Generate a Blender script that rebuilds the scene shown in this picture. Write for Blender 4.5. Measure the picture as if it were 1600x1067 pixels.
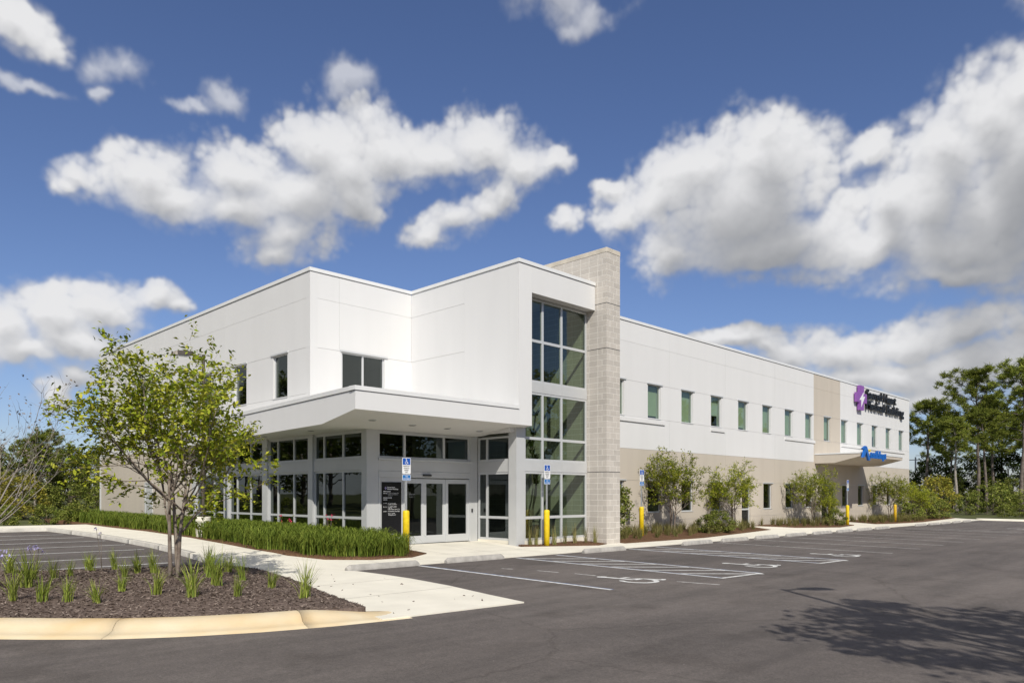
import bpy, bmesh, math, random
import numpy as np
from mathutils import Vector, Matrix

for _o in list(bpy.data.objects):
    bpy.data.objects.remove(_o)
SC = bpy.context.scene
COL = SC.collection
rad = math.radians

# ------------------------------------------------------------------ camera
cam_data = bpy.data.cameras.new('camera')
cam = bpy.data.objects.new('camera', cam_data)
COL.objects.link(cam)
cam.location = (0, 0, 1.84)
cam.rotation_euler = (rad(90), 0, rad(44.63 - 90))
cam_data.sensor_width = 36
cam_data.lens = 36 * 1149 / 1600
cam_data.shift_y = 237.7 / 1600
cam_data.clip_end = 3000
SC.camera = cam

# ------------------------------------------------------------------ sun, sky, exposure
SUN_DIR = Vector((0.77, 1.0, -1.09)).normalized()          # the way the light travels
sun_data = bpy.data.lights.new('sun', 'SUN')
sun_data.energy = 4.2
sun_data.angle = rad(0.55)
sun_data.color = (1.0, 0.955, 0.855)
sun = bpy.data.objects.new('sun', sun_data)
COL.objects.link(sun)
sun.rotation_euler = SUN_DIR.to_track_quat('-Z', 'Y').to_euler()
SUN_EL = math.asin(-SUN_DIR.z)
SUN_ROT = math.atan2(-SUN_DIR.x, -SUN_DIR.y)

SC.view_settings.view_transform = 'Standard'
SC.view_settings.look = 'None'
SC.view_settings.gamma = 1
SC.view_settings.use_curve_mapping = False
SC.view_settings.exposure = 0.0
SC.render.engine = 'CYCLES'
SC.cycles.max_bounces = 8
SC.cycles.transparent_max_bounces = 24
SC.cycles.caustics_reflective = False
SC.cycles.caustics_refractive = False
SC.cycles.use_denoising = True

# clouds as (azimuth, elevation, half width, half height) in radians, thinness
CLOUDS = [(1.307, 0.354, 0.0372, 0.0241, 0.18), (1.317, 0.339, 0.0267, 0.0152, 0.18), (1.239, 0.376, 0.0509, 0.0337, 0.0), (1.211, 0.356, 0.0597, 0.0325, 0.0), (1.152, 0.4, 0.0628, 0.0393, 0.0), (1.145, 0.355, 0.0632, 0.0312, 0.0), (1.09, 0.379, 0.0738, 0.0558, 0.0), (1.059, 0.439, 0.0502, 0.0371, 0.0), (1.09, 0.321, 0.0574, 0.0427, 0.18), (1.094, 0.294, 0.0409, 0.0276, 0.18), (1.018, 0.422, 0.0726, 0.0549, 0.0), (1.01, 0.38, 0.0472, 0.038, 0.0), (0.997, 0.499, 0.0276, 0.015, 0.3), (0.951, 0.445, 0.0659, 0.04, 0.0), (0.883, 0.438, 0.0761, 0.0384, 0.0), (0.814, 0.444, 0.0678, 0.0354, 0.0), (0.762, 0.419, 0.0498, 0.034, 0.0), (0.788, 0.382, 0.0344, 0.0296, 0.12), (0.818, 0.366, 0.0407, 0.03, 0.12), (0.861, 0.352, 0.0494, 0.0286, 0.12), (0.9, 0.332, 0.0428, 0.0217, 0.12), (0.725, 0.425, 0.0199, 0.018, 0.0), (1.267, 0.499, 0.024, 0.016, 0.42), (1.284, 0.463, 0.0076, 0.007, 0.3), (1.171, 0.486, 0.0217, 0.0105, 0.42), (1.208, 0.472, 0.015, 0.0059, 0.42), (1.369, 0.5, 0.0437, 0.0208, 0.0), (0.692, 0.577, 0.0539, 0.0165, 0.42), (0.641, 0.561, 0.0337, 0.0141, 0.42), (0.679, 0.555, 0.0224, 0.0117, 0.42), (0.177, 0.499, 0.0184, 0.0138, 0.3), (1.36, 0.447, 0.0253, 0.0062, 0.42), (0.683, 0.346, 0.0233, 0.0191, 0.18), (0.641, 0.393, 0.0178, 0.0122, 0.18), (0.615, 0.362, 0.0335, 0.0266, 0.0), (0.573, 0.382, 0.0564, 0.042, 0.0), (0.54, 0.401, 0.0641, 0.0373, 0.0), (0.46, 0.398, 0.0775, 0.0475, 0.0), (0.483, 0.352, 0.1035, 0.0572, 0.0), (0.556, 0.313, 0.0473, 0.0368, 0.0), (0.444, 0.309, 0.1211, 0.0341, 0.0), (0.46, 0.424, 0.0392, 0.0229, 0.0), (0.354, 0.395, 0.0255, 0.0239, 0.0), (0.322, 0.332, 0.0401, 0.0399, 0.0), (0.34, 0.293, 0.0963, 0.0315, 0.0), (0.281, 0.332, 0.0663, 0.0604, 0.0), (0.264, 0.386, 0.0583, 0.0473, 0.0), (0.207, 0.411, 0.0544, 0.048, 0.0), (0.171, 0.356, 0.0731, 0.0914, 0.0), (0.195, 0.31, 0.0755, 0.0651, 0.0), (0.232, 0.28, 0.099, 0.0371, 0.0), (0.171, 0.432, 0.0366, 0.0276, 0.0), (0.232, 0.255, 0.0792, 0.0181, 0.0), (0.413, 0.178, 0.0552, 0.0246, 0.0), (0.448, 0.184, 0.0283, 0.0108, 0.0), (0.347, 0.177, 0.0597, 0.0271, 0.0), (0.277, 0.188, 0.0522, 0.0276, 0.0), (0.225, 0.195, 0.0589, 0.0282, 0.0), (0.177, 0.192, 0.0461, 0.0302, 0.3), (0.232, 0.148, 0.0792, 0.034, 0.0), (0.171, 0.143, 0.0487, 0.04, 0.0), (0.298, 0.146, 0.064, 0.0236, 0.0), (0.347, 0.146, 0.0597, 0.0193, 0.0), (0.271, 0.114, 0.0552, 0.0219, 0.0), (0.483, 0.194, 0.0662, 0.0117, 0.0), (1.369, 0.18, 0.0406, 0.0306, 0.0), (1.313, 0.2, 0.0503, 0.0314, 0.0), (1.26, 0.217, 0.0462, 0.0291, 0.0), (1.211, 0.235, 0.0299, 0.0202, 0.0), (1.351, 0.153, 0.0544, 0.0223, 0.0), (1.294, 0.17, 0.0583, 0.026, 0.0), (1.189, 0.227, 0.0213, 0.0102, 0.0), (1.32, 0.109, 0.028, 0.0199, 0.0), (1.294, 0.129, 0.0261, 0.017, 0.0)]

def cloud_maps(W=4096, H=1024, seed=7):
    """cumulus over the whole upper sky on an azimuth-elevation grid: cover and brightness"""
    rg = np.random.default_rng(seed); f4 = np.float32
    az = ((.5-(np.arange(W)+.5)/W)*2*np.pi).astype(f4)            # falls with the column
    el = ((np.arange(H)+.5)/H*np.pi/2).astype(f4)
    dpx = 2*np.pi/W
    def cubic(n_out, n_in, wrap):
        t = (np.arange(n_out)+.5)/n_out*n_in-.5; i = np.floor(t).astype(int); f = (t-i).astype(f4)
        w = [((1-f)**3)/6, (3*f**3-6*f**2+4)/6, (-3*f**3+3*f**2+3*f+1)/6, f**3/6]
        idx = [(i+k-1) % n_in if wrap else np.clip(i+k-1, 0, n_in-1) for k in range(4)]
        return idx, w
    def noise(cell, stretch=1.0):
        """smooth noise with features about `cell` radians across"""
        nx = max(4, int(2*np.pi/(cell*stretch))); ny = max(3, int(np.pi/2/cell))
        r = rg.random((ny, nx)).astype(f4)
        iy, wy = cubic(H, ny, False); ix, wx = cubic(W, nx, True)
        a = sum(r[iy[k]]*wy[k][:,None] for k in range(4))
        return sum(a[:,ix[k]]*wx[k][None,:] for k in range(4))*1.7-.85+.0
    def sample(a, dy, dx):
        """a read at an offset of dy, dx pixels (arrays), wrapped round"""
        Y = np.clip(np.arange(H)[:,None]+dy, 0, H-1.001); X = (np.arange(W)[None,:]+dx) % W
        y0 = Y.astype(np.int32); x0 = X.astype(np.int32); fy = (Y-y0).astype(f4); fx = (X-x0).astype(f4); x1 = (x0+1) % W
        return (a[y0,x0]*(1-fx)+a[y0,x1]*fx)*(1-fy)+(a[y0+1,x0]*(1-fx)+a[y0+1,x1]*fx)*fy
    # soft union of the listed clouds
    k = .40
    D_ = [np.full((H, W), 3.5, f4), np.full((H, W), 3.5, f4)]        # full clouds, thin wisps
    for (a, e, sa, se, st_) in CLOUDS:
        d = D_[1 if st_ > .25 else 0]
        if st_ > .25: sa *= 1.25; se *= 1.25; st_ = 0.
        c0 = int((.5-(a+4*sa)/(2*np.pi))*W); c1 = int((.5-(a-4*sa)/(2*np.pi))*W)+1
        r0 = max(0, int((e-4*se)/(np.pi/2)*H)); r1 = min(H, int((e+4*se)/(np.pi/2)*H)+1)
        q = np.hypot((az[None,c0:c1]-a)/sa, (el[r0:r1,None]-e)/se)+st_
        o = d[r0:r1,c0:c1]; h = np.maximum(k-np.abs(o-q), 0)/k
        d[r0:r1,c0:c1] = np.minimum(o, q)-h*h*k*.25
    d, wisp = D_[0], np.clip(1.0-D_[1], -1.6, 1.1)
    blob = .80-d
    # the same kind of sky all round, outside the quarter described above
    wide = noise(.55, 1.5)*1.0+noise(.25, 1.4)*.55
    rest = (wide-.02)*2.6
    def sst(t): t = np.clip(t, 0, 1); return t*t*(3-2*t)
    ins = (1-sst((np.abs(az-.779)-.64)/.12))[None,:]*(1-sst((el-.60)/.12))[:,None]
    base = np.clip(rest*(1-ins)+blob*ins, -1.6, 1.15)
    # ragged outline: warp, then lumps in several sizes
    def fbm(cell, n, gain=.5, st=1.0):
        out = np.zeros((H, W), f4); amp = 1.
        for i in range(n): out += noise(cell, st)*amp; cell *= .5; amp *= gain
        return out
    wy, wx = fbm(.12, 7, .58), fbm(.12, 7, .58)
    dy = wy*.032/dpx; dx = wx*.038/dpx
    base = sample(base, dy, dx); wisp = sample(wisp, dy*1.4, dx*1.4)
    # cauliflower: distance to scattered bubble centres, in shrinking sizes
    def bubbles(cell):
        nx = int(2*np.pi/(cell*1.12)); ny = int(np.pi/2/cell)
        px_ = rg.random((ny, nx)).astype(f4); py_ = rg.random((ny, nx)).astype(f4); pr_ = .7+.7*rg.random((ny, nx)).astype(f4)
        Y = (np.arange(H)[:,None]+.5+dy*.35)/H*ny; X = ((np.arange(W)[None,:]+.5+dx*.35)/W*nx) % nx
        iy = Y.astype(np.int32); ix = X.astype(np.int32); best = np.full((H, W), 9., f4)
        for oy in (-1,0,1):
            for ox in (-1,0,1):
                jy = np.clip(iy+oy, 0, ny-1); jx = (ix+ox) % nx
                q = ((iy+oy+py_[jy,jx]-Y)**2+(ix+ox+px_[jy,jx]-X)**2)*pr_[jy,jx]
                best = np.minimum(best, q)
        return np.sqrt(np.maximum(0, 1-best*.9)).astype(f4)        # a dome per bubble
    b1, b2, b3, b4 = bubbles(.070), bubbles(.034), bubbles(.017), bubbles(.0085)
    bil = b1*.34+b2*.30+b3*.22+b4*.14
    fine = fbm(.050, 6, .60)
    edge = 1-.72*sst((base+.25)/.75)                               # lumps shape the rim, the heart stays full
    dens = base*1.05+((bil-.60)*1.9+fine*.42)*edge+.05
    above = np.zeros((H, W), f4); s0 = int(.02/dpx)
    above[:H-s0] = np.clip(base[s0:]+.2, 0, 1)
    soft = .58+.80*above+.26*noise(.2)                              # crisp tops, soft bases
    cover = np.maximum(sst(dens/soft), sst((base+(bil-.60)*.5+.02)/.42))
    thin = sst((dens+.02)/.75)
    cover = cover*(.50+.50*thin)                                    # wisps stay thin
    cover = np.maximum(cover, .62*sst((wisp*.9+fine*.55+(bil-.60)*.9+.15)/1.1))
    base = np.maximum(base, wisp*.5-.2)
    # light: the sun stands behind and above the viewer, so tops are bright and bases shaded
    vol = np.clip(np.clip(base+.25, 0, .9)+((bil-.60)*1.5+fine*.15)*(.35+.65*edge), 0, 1.8)
    def blur_up(a, px, n=12, side=0):
        out = np.zeros_like(a); wsum = 0
        for i in range(1, n+1):
            s_ = int(px*i/n); wgt = 1-.6*i/n; wsum += wgt
            q = np.roll(a, int(side*s_), 1); out[:H-s_] += q[s_:]*wgt
        return out/wsum
    sh = blur_up(np.clip(base+.12, 0, 1.0), .17/dpx, 16, .25)
    sh2 = blur_up(vol, .030/dpx, 8, .35)-vol
    sh3 = blur_up(vol, .010/dpx, 4, .35)-vol
    lit = .92-.52*sst((sh-.04)*1.8)-(.42*np.clip(sh2, -.3, .5)+.40*np.clip(sh3, -.3, .4))*(1-.5*sst(sh*1.4))
    lit = lit+fbm(.06, 4, .6)*.03
    lit = lit*(.80+.20*cover)
    lit = np.clip(lit, .25, 1.06)
    haze = np.exp(-el/.10)[:,None]*.25
    return cover, lit*(1-haze)+.72*haze

def build_world():
    w = bpy.data.worlds.new('World'); SC.world = w; w.use_nodes = True
    nt = w.node_tree; N, L = nt.nodes, nt.links
    for n in list(N): N.remove(n)
    out = N.new('ShaderNodeOutputWorld')
    bg = N.new('ShaderNodeBackground'); bg.inputs['Strength'].default_value = 0.12
    L.new(bg.outputs[0], out.inputs[0])
    sky = N.new('ShaderNodeTexSky'); sky.sky_type = 'NISHITA'; sky.sun_disc = False
    sky.sun_elevation = SUN_EL; sky.sun_rotation = SUN_ROT
    sky.altitude = 0; sky.air_density = 1.0; sky.dust_density = 0.4; sky.ozone_density = 3.0
    cover, lit = cloud_maps()
    H, W = cover.shape
    px = np.zeros((2*H, W, 4), np.float32); px[...,3] = 1
    px[H:,:,0] = cover; px[H:,:,1] = lit
    img = bpy.data.images.new('cloud_map', W, 2*H, float_buffer=True, is_data=True)
    img.pixels.foreach_set(px.ravel()); img.update()
    tex = N.new('ShaderNodeTexEnvironment'); tex.image = img; tex.interpolation = 'Cubic'
    sep = N.new('ShaderNodeSeparateColor'); L.new(tex.outputs[0], sep.inputs[0])
    ramp = N.new('ShaderNodeValToRGB'); e = ramp.color_ramp.elements
    e[0].position = .20; e[0].color = (2.1, 2.2, 2.4, 1)
    e[1].position = 1.0; e[1].color = (6.7, 6.7, 6.8, 1)
    m_ = e.new(.62); m_.color = (4.1, 4.15, 4.3, 1)
    L.new(sep.outputs[1], ramp.inputs[0])
    hs = N.new('ShaderNodeMix'); hs.data_type = 'RGBA'; hs.blend_type = 'MULTIPLY'; hs.inputs[0].default_value = 1
    hs.inputs[7].default_value = (.66, .67, .82, 1)
    L.new(sky.outputs[0], hs.inputs[6])
    mx = N.new('ShaderNodeMix'); mx.data_type = 'RGBA'
    L.new(sep.outputs[0], mx.inputs[0]); L.new(hs.outputs[2], mx.inputs[6]); L.new(ramp.outputs[0], mx.inputs[7])
    L.new(mx.outputs[2], bg.inputs[0])
    w.cycles.sampling_method = 'MANUAL'; w.cycles.sample_map_resolution = 512
build_world()

# ------------------------------------------------------------------ scene helpers
def tag(o, label=None, cat=None, group=None, kind=None):
    if label: o['label'] = label
    if cat: o['category'] = cat
    if group: o['group'] = group
    if kind: o['kind'] = kind
    return o

def thing(name, loc, label, cat, group=None, rz=0):
    o = bpy.data.objects.new(name, None); COL.objects.link(o)
    o.empty_display_size = .2
    o.location = loc; o.rotation_euler = (0, 0, rz)
    return tag(o, label, cat, group)

def world_at(o):
    if o.parent is None: return Vector(o.location)
    return world_at(o.parent) + o.matrix_parent_inverse.translation + Vector(o.location)

def link(name, me, mats=None, parent=None, world=False):
    o = bpy.data.objects.new(name, me); COL.objects.link(o)
    if mats is not None and len(me.materials) == 0:
        for m in (mats if isinstance(mats, (list, tuple)) else [mats]): me.materials.append(m)
    if parent is not None:
        o.parent = parent
        if world:
            o.matrix_parent_inverse = Matrix.Translation(-world_at(parent))   # parts built in world coordinates
    return o

def copy_tree(o, parent=None):
    c = o.copy(); COL.objects.link(c); c.parent = parent
    for ch in list(o.children): copy_tree(ch, c)
    return c

class MB:
    """collects shapes and links them as one mesh"""
    def __init__(s): s.v = []; s.f = []; s.mi = []; s.cur = 0
    def _add(s, vs, fs):
        n = len(s.v); s.v += [tuple(p) for p in vs]
        for f in fs: s.f.append(tuple(i + n for i in f)); s.mi.append(s.cur)
    def box(s, a, b, bev=0):
        x0, y0, z0 = a; x1, y1, z1 = b
        s._add([(x0,y0,z0),(x1,y0,z0),(x1,y1,z0),(x0,y1,z0),(x0,y0,z1),(x1,y0,z1),(x1,y1,z1),(x0,y1,z1)],
               [(0,3,2,1),(4,5,6,7),(0,1,5,4),(1,2,6,5),(2,3,7,6),(3,0,4,7)])
        return s
    def cbox(s, a, b, c=.01):
        """box with the four vertical and four top edges chamfered"""
        x0, y0, z0 = a; x1, y1, z1 = b
        ring = [(x0+c,y0),(x1-c,y0),(x1,y0+c),(x1,y1-c),(x1-c,y1),(x0+c,y1),(x0,y1-c),(x0,y0+c)]
        cx, cy = (x0+x1)/2, (y0+y1)/2
        top = [(x+(c if x<cx else -c)*.999, y+(c if y<cy else -c)*.999) for x, y in ring]
        vs = [(x,y,z0) for x,y in ring] + [(x,y,z1-c) for x,y in ring] + [(x,y,z1) for x,y in top]
        fs = [tuple(range(7,-1,-1)), tuple(range(16,24))]
        for k in range(2):
            for i in range(8):
                j = (i+1) % 8
                fs.append((k*8+i, k*8+j, k*8+8+j, k*8+8+i))
        s._add(vs, fs); return s
    def prism(s, poly, z0, z1):
        n = len(poly)
        s._add([(x,y,z0) for x,y in poly] + [(x,y,z1) for x,y in poly],
               [tuple(range(n-1,-1,-1)), tuple(range(n,2*n))] + [(i,(i+1)%n,n+(i+1)%n,n+i) for i in range(n)])
        return s
    def extr(s, pts, vec):
        """closed 3-D outline pushed along vec"""
        n = len(pts); vec = Vector(vec)
        s._add([Vector(p) for p in pts] + [Vector(p)+vec for p in pts],
               [tuple(range(n-1,-1,-1)), tuple(range(n,2*n))] + [(i,(i+1)%n,n+(i+1)%n,n+i) for i in range(n)])
        return s
    def tube(s, pts, rads, k=6, cap=True):
        pts = [Vector(p) for p in pts]
        if not isinstance(rads, (list, tuple)): rads = [rads]*len(pts)
        n0 = len(s.v); prev = None
        for i, p in enumerate(pts):
            d = (pts[min(i+1,len(pts)-1)] - pts[max(i-1,0)])
            d = d.normalized() if d.length > 1e-9 else Vector((0,0,1))
            if prev is None:
                u = d.cross(Vector((0,0,1)))
                if u.length < 1e-3: u = Vector((1,0,0))
            else: u = prev - d*prev.dot(d)
            u.normalize(); w = d.cross(u); prev = u
            for j in range(k):
                a = 2*math.pi*j/k
                s.v.append(tuple(p + (u*math.cos(a) + w*math.sin(a))*rads[i]))
        for i in range(len(pts)-1):
            for j in range(k):
                a = n0+i*k+j; b = n0+i*k+(j+1)%k
                s.f.append((a,b,b+k,a+k)); s.mi.append(s.cur)
        if cap:
            s.f.append(tuple(n0+j for j in range(k-1,-1,-1))); s.mi.append(s.cur)
            e = n0+(len(pts)-1)*k
            s.f.append(tuple(e+j for j in range(k))); s.mi.append(s.cur)
        return s
    def lathe(s, c, prof, k=16):
        """profile of (radius, z) about the vertical through c"""
        n0 = len(s.v)
        for r, z in prof:
            for j in range(k):
                a = 2*math.pi*j/k
                s.v.append((c[0]+r*math.cos(a), c[1]+r*math.sin(a), c[2]+z))
        for i in range(len(prof)-1):
            for j in range(k):
                a = n0+i*k+j; b = n0+i*k+(j+1)%k
                s.f.append((a,b,b+k,a+k)); s.mi.append(s.cur)
        s.f.append(tuple(n0+j for j in range(k-1,-1,-1))); s.mi.append(s.cur)
        e = n0+(len(prof)-1)*k
        s.f.append(tuple(e+j for j in range(k))); s.mi.append(s.cur)
        return s
    def mesh(s, name, smooth=False):
        me = bpy.data.meshes.new(name); me.from_pydata(s.v, [], s.f)
        if any(s.mi): me.polygons.foreach_set('material_index', s.mi)
        if smooth: me.polygons.foreach_set('use_smooth', [True]*len(me.polygons))
        me.update(); return me
    def build(s, name, mats, parent=None, world=False, smooth=False):
        return link(name, s.mesh(name, smooth), mats, parent, world)

def np_mesh(name, V, F, smooth=False):
    """V (n,3), F (m,k) arrays of equal-sided faces"""
    V = np.asarray(V, dtype=np.float32); F = np.asarray(F, dtype=np.int32)
    me = bpy.data.meshes.new(name)
    m, k = F.shape
    me.vertices.add(len(V)); me.vertices.foreach_set('co', V.ravel())
    me.loops.add(m*k); me.loops.foreach_set('vertex_index', F.ravel())
    me.polygons.add(m)
    me.polygons.foreach_set('loop_start', np.arange(0, m*k, k, dtype=np.int32))
    me.polygons.foreach_set('loop_total', np.full(m, k, dtype=np.int32))
    if smooth: me.polygons.foreach_set('use_smooth', np.ones(m, dtype=bool))
    me.update(calc_edges=True); me.validate(); return me

# ------------------------------------------------------------------ materials
def mat(name, col, rough=.6, metal=0, spec=.5, var=0., vscale=3., bump=0., bscale=60., col2=None, detail=5):
    m = bpy.data.materials.new(name); m.use_nodes = True
    nt = m.node_tree; N, L = nt.nodes, nt.links
    p = N['Principled BSDF']
    p.inputs['Base Color'].default_value = (*col, 1); p.inputs['Roughness'].default_value = rough
    p.inputs['Metallic'].default_value = metal; p.inputs['Specular IOR Level'].default_value = spec
    tc = N.new('ShaderNodeTexCoord'); geo = N.new('ShaderNodeNewGeometry')
    if var or col2:
        n = N.new('ShaderNodeTexNoise'); n.inputs['Scale'].default_value = vscale; n.inputs['Detail'].default_value = detail
        L.new(geo.outputs['Position'], n.inputs['Vector'])
        r = N.new('ShaderNodeValToRGB')
        c2 = col2 or tuple(c*(1-var) for c in col); c1 = col if col2 else tuple(min(1,c*(1+var*.5)) for c in col)
        r.color_ramp.elements[0].position = .32; r.color_ramp.elements[0].color = (*c2,1)
        r.color_ramp.elements[1].position = .66; r.color_ramp.elements[1].color = (*c1,1)
        L.new(n.outputs['Fac'], r.inputs[0]); L.new(r.outputs[0], p.inputs['Base Color'])
    if bump:
        n = N.new('ShaderNodeTexNoise'); n.inputs['Scale'].default_value = bscale; n.inputs['Detail'].default_value = 4
        L.new(geo.outputs['Position'], n.inputs['Vector'])
        b = N.new('ShaderNodeBump'); b.inputs['Strength'].default_value = bump; b.inputs['Distance'].default_value = .02
        L.new(n.outputs['Fac'], b.inputs['Height']); L.new(b.outputs[0], p.inputs['Normal'])
    return m

def leaf_mat(name, cols, transl=.3, rough=.65):
    m = bpy.data.materials.new(name); m.use_nodes = True
    nt = m.node_tree; N, L = nt.nodes, nt.links
    p = N['Principled BSDF']; out = N['Material Output']
    geo = N.new('ShaderNodeNewGeometry'); oi = N.new('ShaderNodeObjectInfo')
    r = N.new('ShaderNodeValToRGB'); e = r.color_ramp.elements
    while len(e) < len(cols): e.new(.5)
    for i, c in enumerate(cols):
        e[i].position = i/(len(cols)-1); e[i].color = (*c, 1)
    L.new(geo.outputs['Random Per Island'], r.inputs[0])
    hs = N.new('ShaderNodeHueSaturation')
    mr = N.new('ShaderNodeMapRange'); mr.inputs[3].default_value = .78; mr.inputs[4].default_value = 1.2
    L.new(oi.outputs['Random'], mr.inputs[0]); L.new(mr.outputs[0], hs.inputs['Value'])
    L.new(r.outputs[0], hs.inputs['Color'])
    L.new(hs.outputs[0], p.inputs['Base Color']); p.inputs['Roughness'].default_value = rough
    p.inputs['Specular IOR Level'].default_value = .12
    t = N.new('ShaderNodeBsdfTranslucent'); L.new(hs.outputs[0], t.inputs[0])
    mx = N.new('ShaderNodeMixShader'); mx.inputs[0].default_value = transl
    L.new(p.outputs[0], mx.inputs[1]); L.new(t.outputs[0], mx.inputs[2]); L.new(mx.outputs[0], out.inputs[0])
    return m

def glass_mat(name, tint, refl=.10, ior=1.5, wob=0.0):
    """thin coated pane: sees through with a tint, mirrors more at a slant"""
    m = bpy.data.materials.new(name); m.use_nodes = True
    nt = m.node_tree; N, L = nt.nodes, nt.links
    for n in list(N):
        if n.type != 'OUTPUT_MATERIAL': N.remove(n)
    out = [n for n in N if n.type == 'OUTPUT_MATERIAL'][0]
    tr = N.new('ShaderNodeBsdfTransparent'); tr.inputs[0].default_value = (*tint, 1)
    gl = N.new('ShaderNodeBsdfGlossy'); gl.inputs['Roughness'].default_value = .004
    gl.inputs[0].default_value = (.86, .95, .93, 1)
    geo = N.new('ShaderNodeNewGeometry')
    def math_(op, x, y):
        n = N.new('ShaderNodeMath'); n.operation = op
        for i, v in enumerate((x, y)):
            if isinstance(v, (int, float)): n.inputs[i].default_value = v
            elif v is not None: L.new(v, n.inputs[i])
        return n.outputs[0]
    dt = N.new('ShaderNodeVectorMath'); dt.operation = 'DOT_PRODUCT'
    L.new(geo.outputs['Normal'], dt.inputs[0]); L.new(geo.outputs['Incoming'], dt.inputs[1])
    sch = math_('POWER', math_('SUBTRACT', 1.0, math_('ABSOLUTE', dt.outputs['Value'], None)), 4.0)
    ad = N.new('ShaderNodeMath'); ad.operation = 'MULTIPLY_ADD'; ad.inputs[1].default_value = .85; ad.inputs[2].default_value = refl
    ad.use_clamp = True
    L.new(sch, ad.inputs[0])
    if wob:
        geo = N.new('ShaderNodeNewGeometry'); n = N.new('ShaderNodeTexNoise'); n.inputs['Scale'].default_value = .9
        L.new(geo.outputs['Position'], n.inputs['Vector'])
        b = N.new('ShaderNodeBump'); b.inputs['Strength'].default_value = wob; b.inputs['Distance'].default_value = .05
        L.new(n.outputs['Fac'], b.inputs['Height']); L.new(b.outputs[0], gl.inputs['Normal'])
    mx = N.new('ShaderNodeMixShader')
    L.new(ad.outputs[0], mx.inputs[0]); L.new(tr.outputs[0], mx.inputs[1]); L.new(gl.outputs[0], mx.inputs[2])
    L.new(mx.outputs[0], out.inputs[0])
    return m

def asphalt_mat():
    m = bpy.data.materials.new('asphalt'); m.use_nodes = True
    nt = m.node_tree; N, L = nt.nodes, nt.links; p = N['Principled BSDF']
    geo = N.new('ShaderNodeNewGeometry')
    def noise(s, d=5, sc=(1,1,1), r=.5):
        mp = N.new('ShaderNodeMapping'); mp.inputs['Scale'].default_value = sc
        L.new(geo.outputs['Position'], mp.inputs[0])
        n = N.new('ShaderNodeTexNoise'); n.inputs['Scale'].default_value = s; n.inputs['Detail'].default_value = d
        n.inputs['Roughness'].default_value = r
        L.new(mp.outputs[0], n.inputs['Vector']); return n.outputs['Fac']
    def ramp(f, stops):
        r = N.new('ShaderNodeValToRGB'); e = r.color_ramp.elements
        while len(e) < len(stops): e.new(.5)
        for i, (q, c) in enumerate(stops): e[i].position = q; e[i].color = (*c, 1)
        L.new(f, r.inputs[0]); return r.outputs[0]
    def mul(a, b, f=1):
        x = N.new('ShaderNodeMix'); x.data_type = 'RGBA'; x.blend_type = 'MULTIPLY'; x.inputs[0].default_value = f
        L.new(a, x.inputs[6]); L.new(b, x.inputs[7]); return x.outputs[2]
    base = ramp(noise(.22, 4, (1,1,1), .55), [(.3, (.150,.131,.122)), (.7, (.186,.163,.152))])
    streak = ramp(noise(1.0, 4, (.18, 1.3, 1), .6), [(.34, (.80,.80,.80)), (.62, (1.06,1.05,1.04))])   # paver-lane streaks
    blot = ramp(noise(.75, 3), [(.30, (.72,.71,.70)), (.44, (1,1,1))])
    grit = ramp(noise(85, 3, (1,1,1), .7), [(.3, (.62,.62,.62)), (.55, (1,1,1)), (.80, (1.55,1.52,1.48))])
    mid = ramp(noise(5.5, 6, (1,1,1), .7), [(.28, (.84,.84,.84)), (.72, (1.10,1.10,1.10))])
    coarse = ramp(noise(30, 4, (1,1,1), .75), [(.30, (.70,.70,.70)), (.50, (1,1,1)), (.72, (1.32,1.31,1.29))])
    wide = ramp(noise(.085, 3, (1,1,1), .5), [(.35, (.80,.80,.81)), (.65, (1.06,1.06,1.05))])
    c = mul(mul(mul(mul(mul(mul(base, streak), blot, .7), grit, .75), mid), coarse, .8), wide)
    # oil drips and long hairline cracks
    oil = N.new('ShaderNodeTexVoronoi'); oil.inputs['Scale'].default_value = .42
    wob = N.new('ShaderNodeTexNoise'); wob.inputs['Scale'].default_value = 3.0; wob.inputs['Detail'].default_value = 4
    L.new(geo.outputs['Position'], wob.inputs['Vector'])
    wv = N.new('ShaderNodeVectorMath'); wv.operation = 'MULTIPLY_ADD'; wv.inputs[1].default_value = (.35,.35,0)
    L.new(wob.outputs['Color'], wv.inputs[0]); L.new(geo.outputs['Position'], wv.inputs[2])
    L.new(wv.outputs[0], oil.inputs['Vector'])
    c = mul(c, ramp(oil.outputs['Distance'], [(.04, (.55,.54,.54)), (.17, (1,1,1))]), .6)
    crk = N.new('ShaderNodeTexVoronoi'); crk.feature = 'DISTANCE_TO_EDGE'; crk.inputs['Scale'].default_value = .13
    L.new(wv.outputs[0], crk.inputs['Vector'])
    c = mul(c, ramp(crk.outputs['Distance'], [(.0, (.60,.59,.58)), (.0045, (1,1,1))]), .55)
    vo = N.new('ShaderNodeTexVoronoi'); vo.inputs['Scale'].default_value = 3.2
    L.new(geo.outputs['Position'], vo.inputs['Vector'])
    speck = ramp(vo.outputs['Distance'], [(0.0, (1,1,1)), (.035, (0,0,0))])
    mx = N.new('ShaderNodeMix'); mx.data_type = 'RGBA'; mx.inputs[7].default_value = (.42,.40,.37,1)
    sm = N.new('ShaderNodeMath'); sm.operation = 'MULTIPLY'; sm.inputs[1].default_value = .8
    L.new(speck, sm.inputs[0]); L.new(sm.outputs[0], mx.inputs[0]); L.new(c, mx.inputs[6])
    L.new(mx.outputs[2], p.inputs['Base Color'])
    p.inputs['Roughness'].default_value = .88; p.inputs['Specular IOR Level'].default_value = .25
    b = N.new('ShaderNodeBump'); b.inputs['Strength'].default_value = .55; b.inputs['Distance'].default_value = .012
    L.new(noise(120, 3), b.inputs['Height']); L.new(b.outputs[0], p.inputs['Normal'])
    return m

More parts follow.
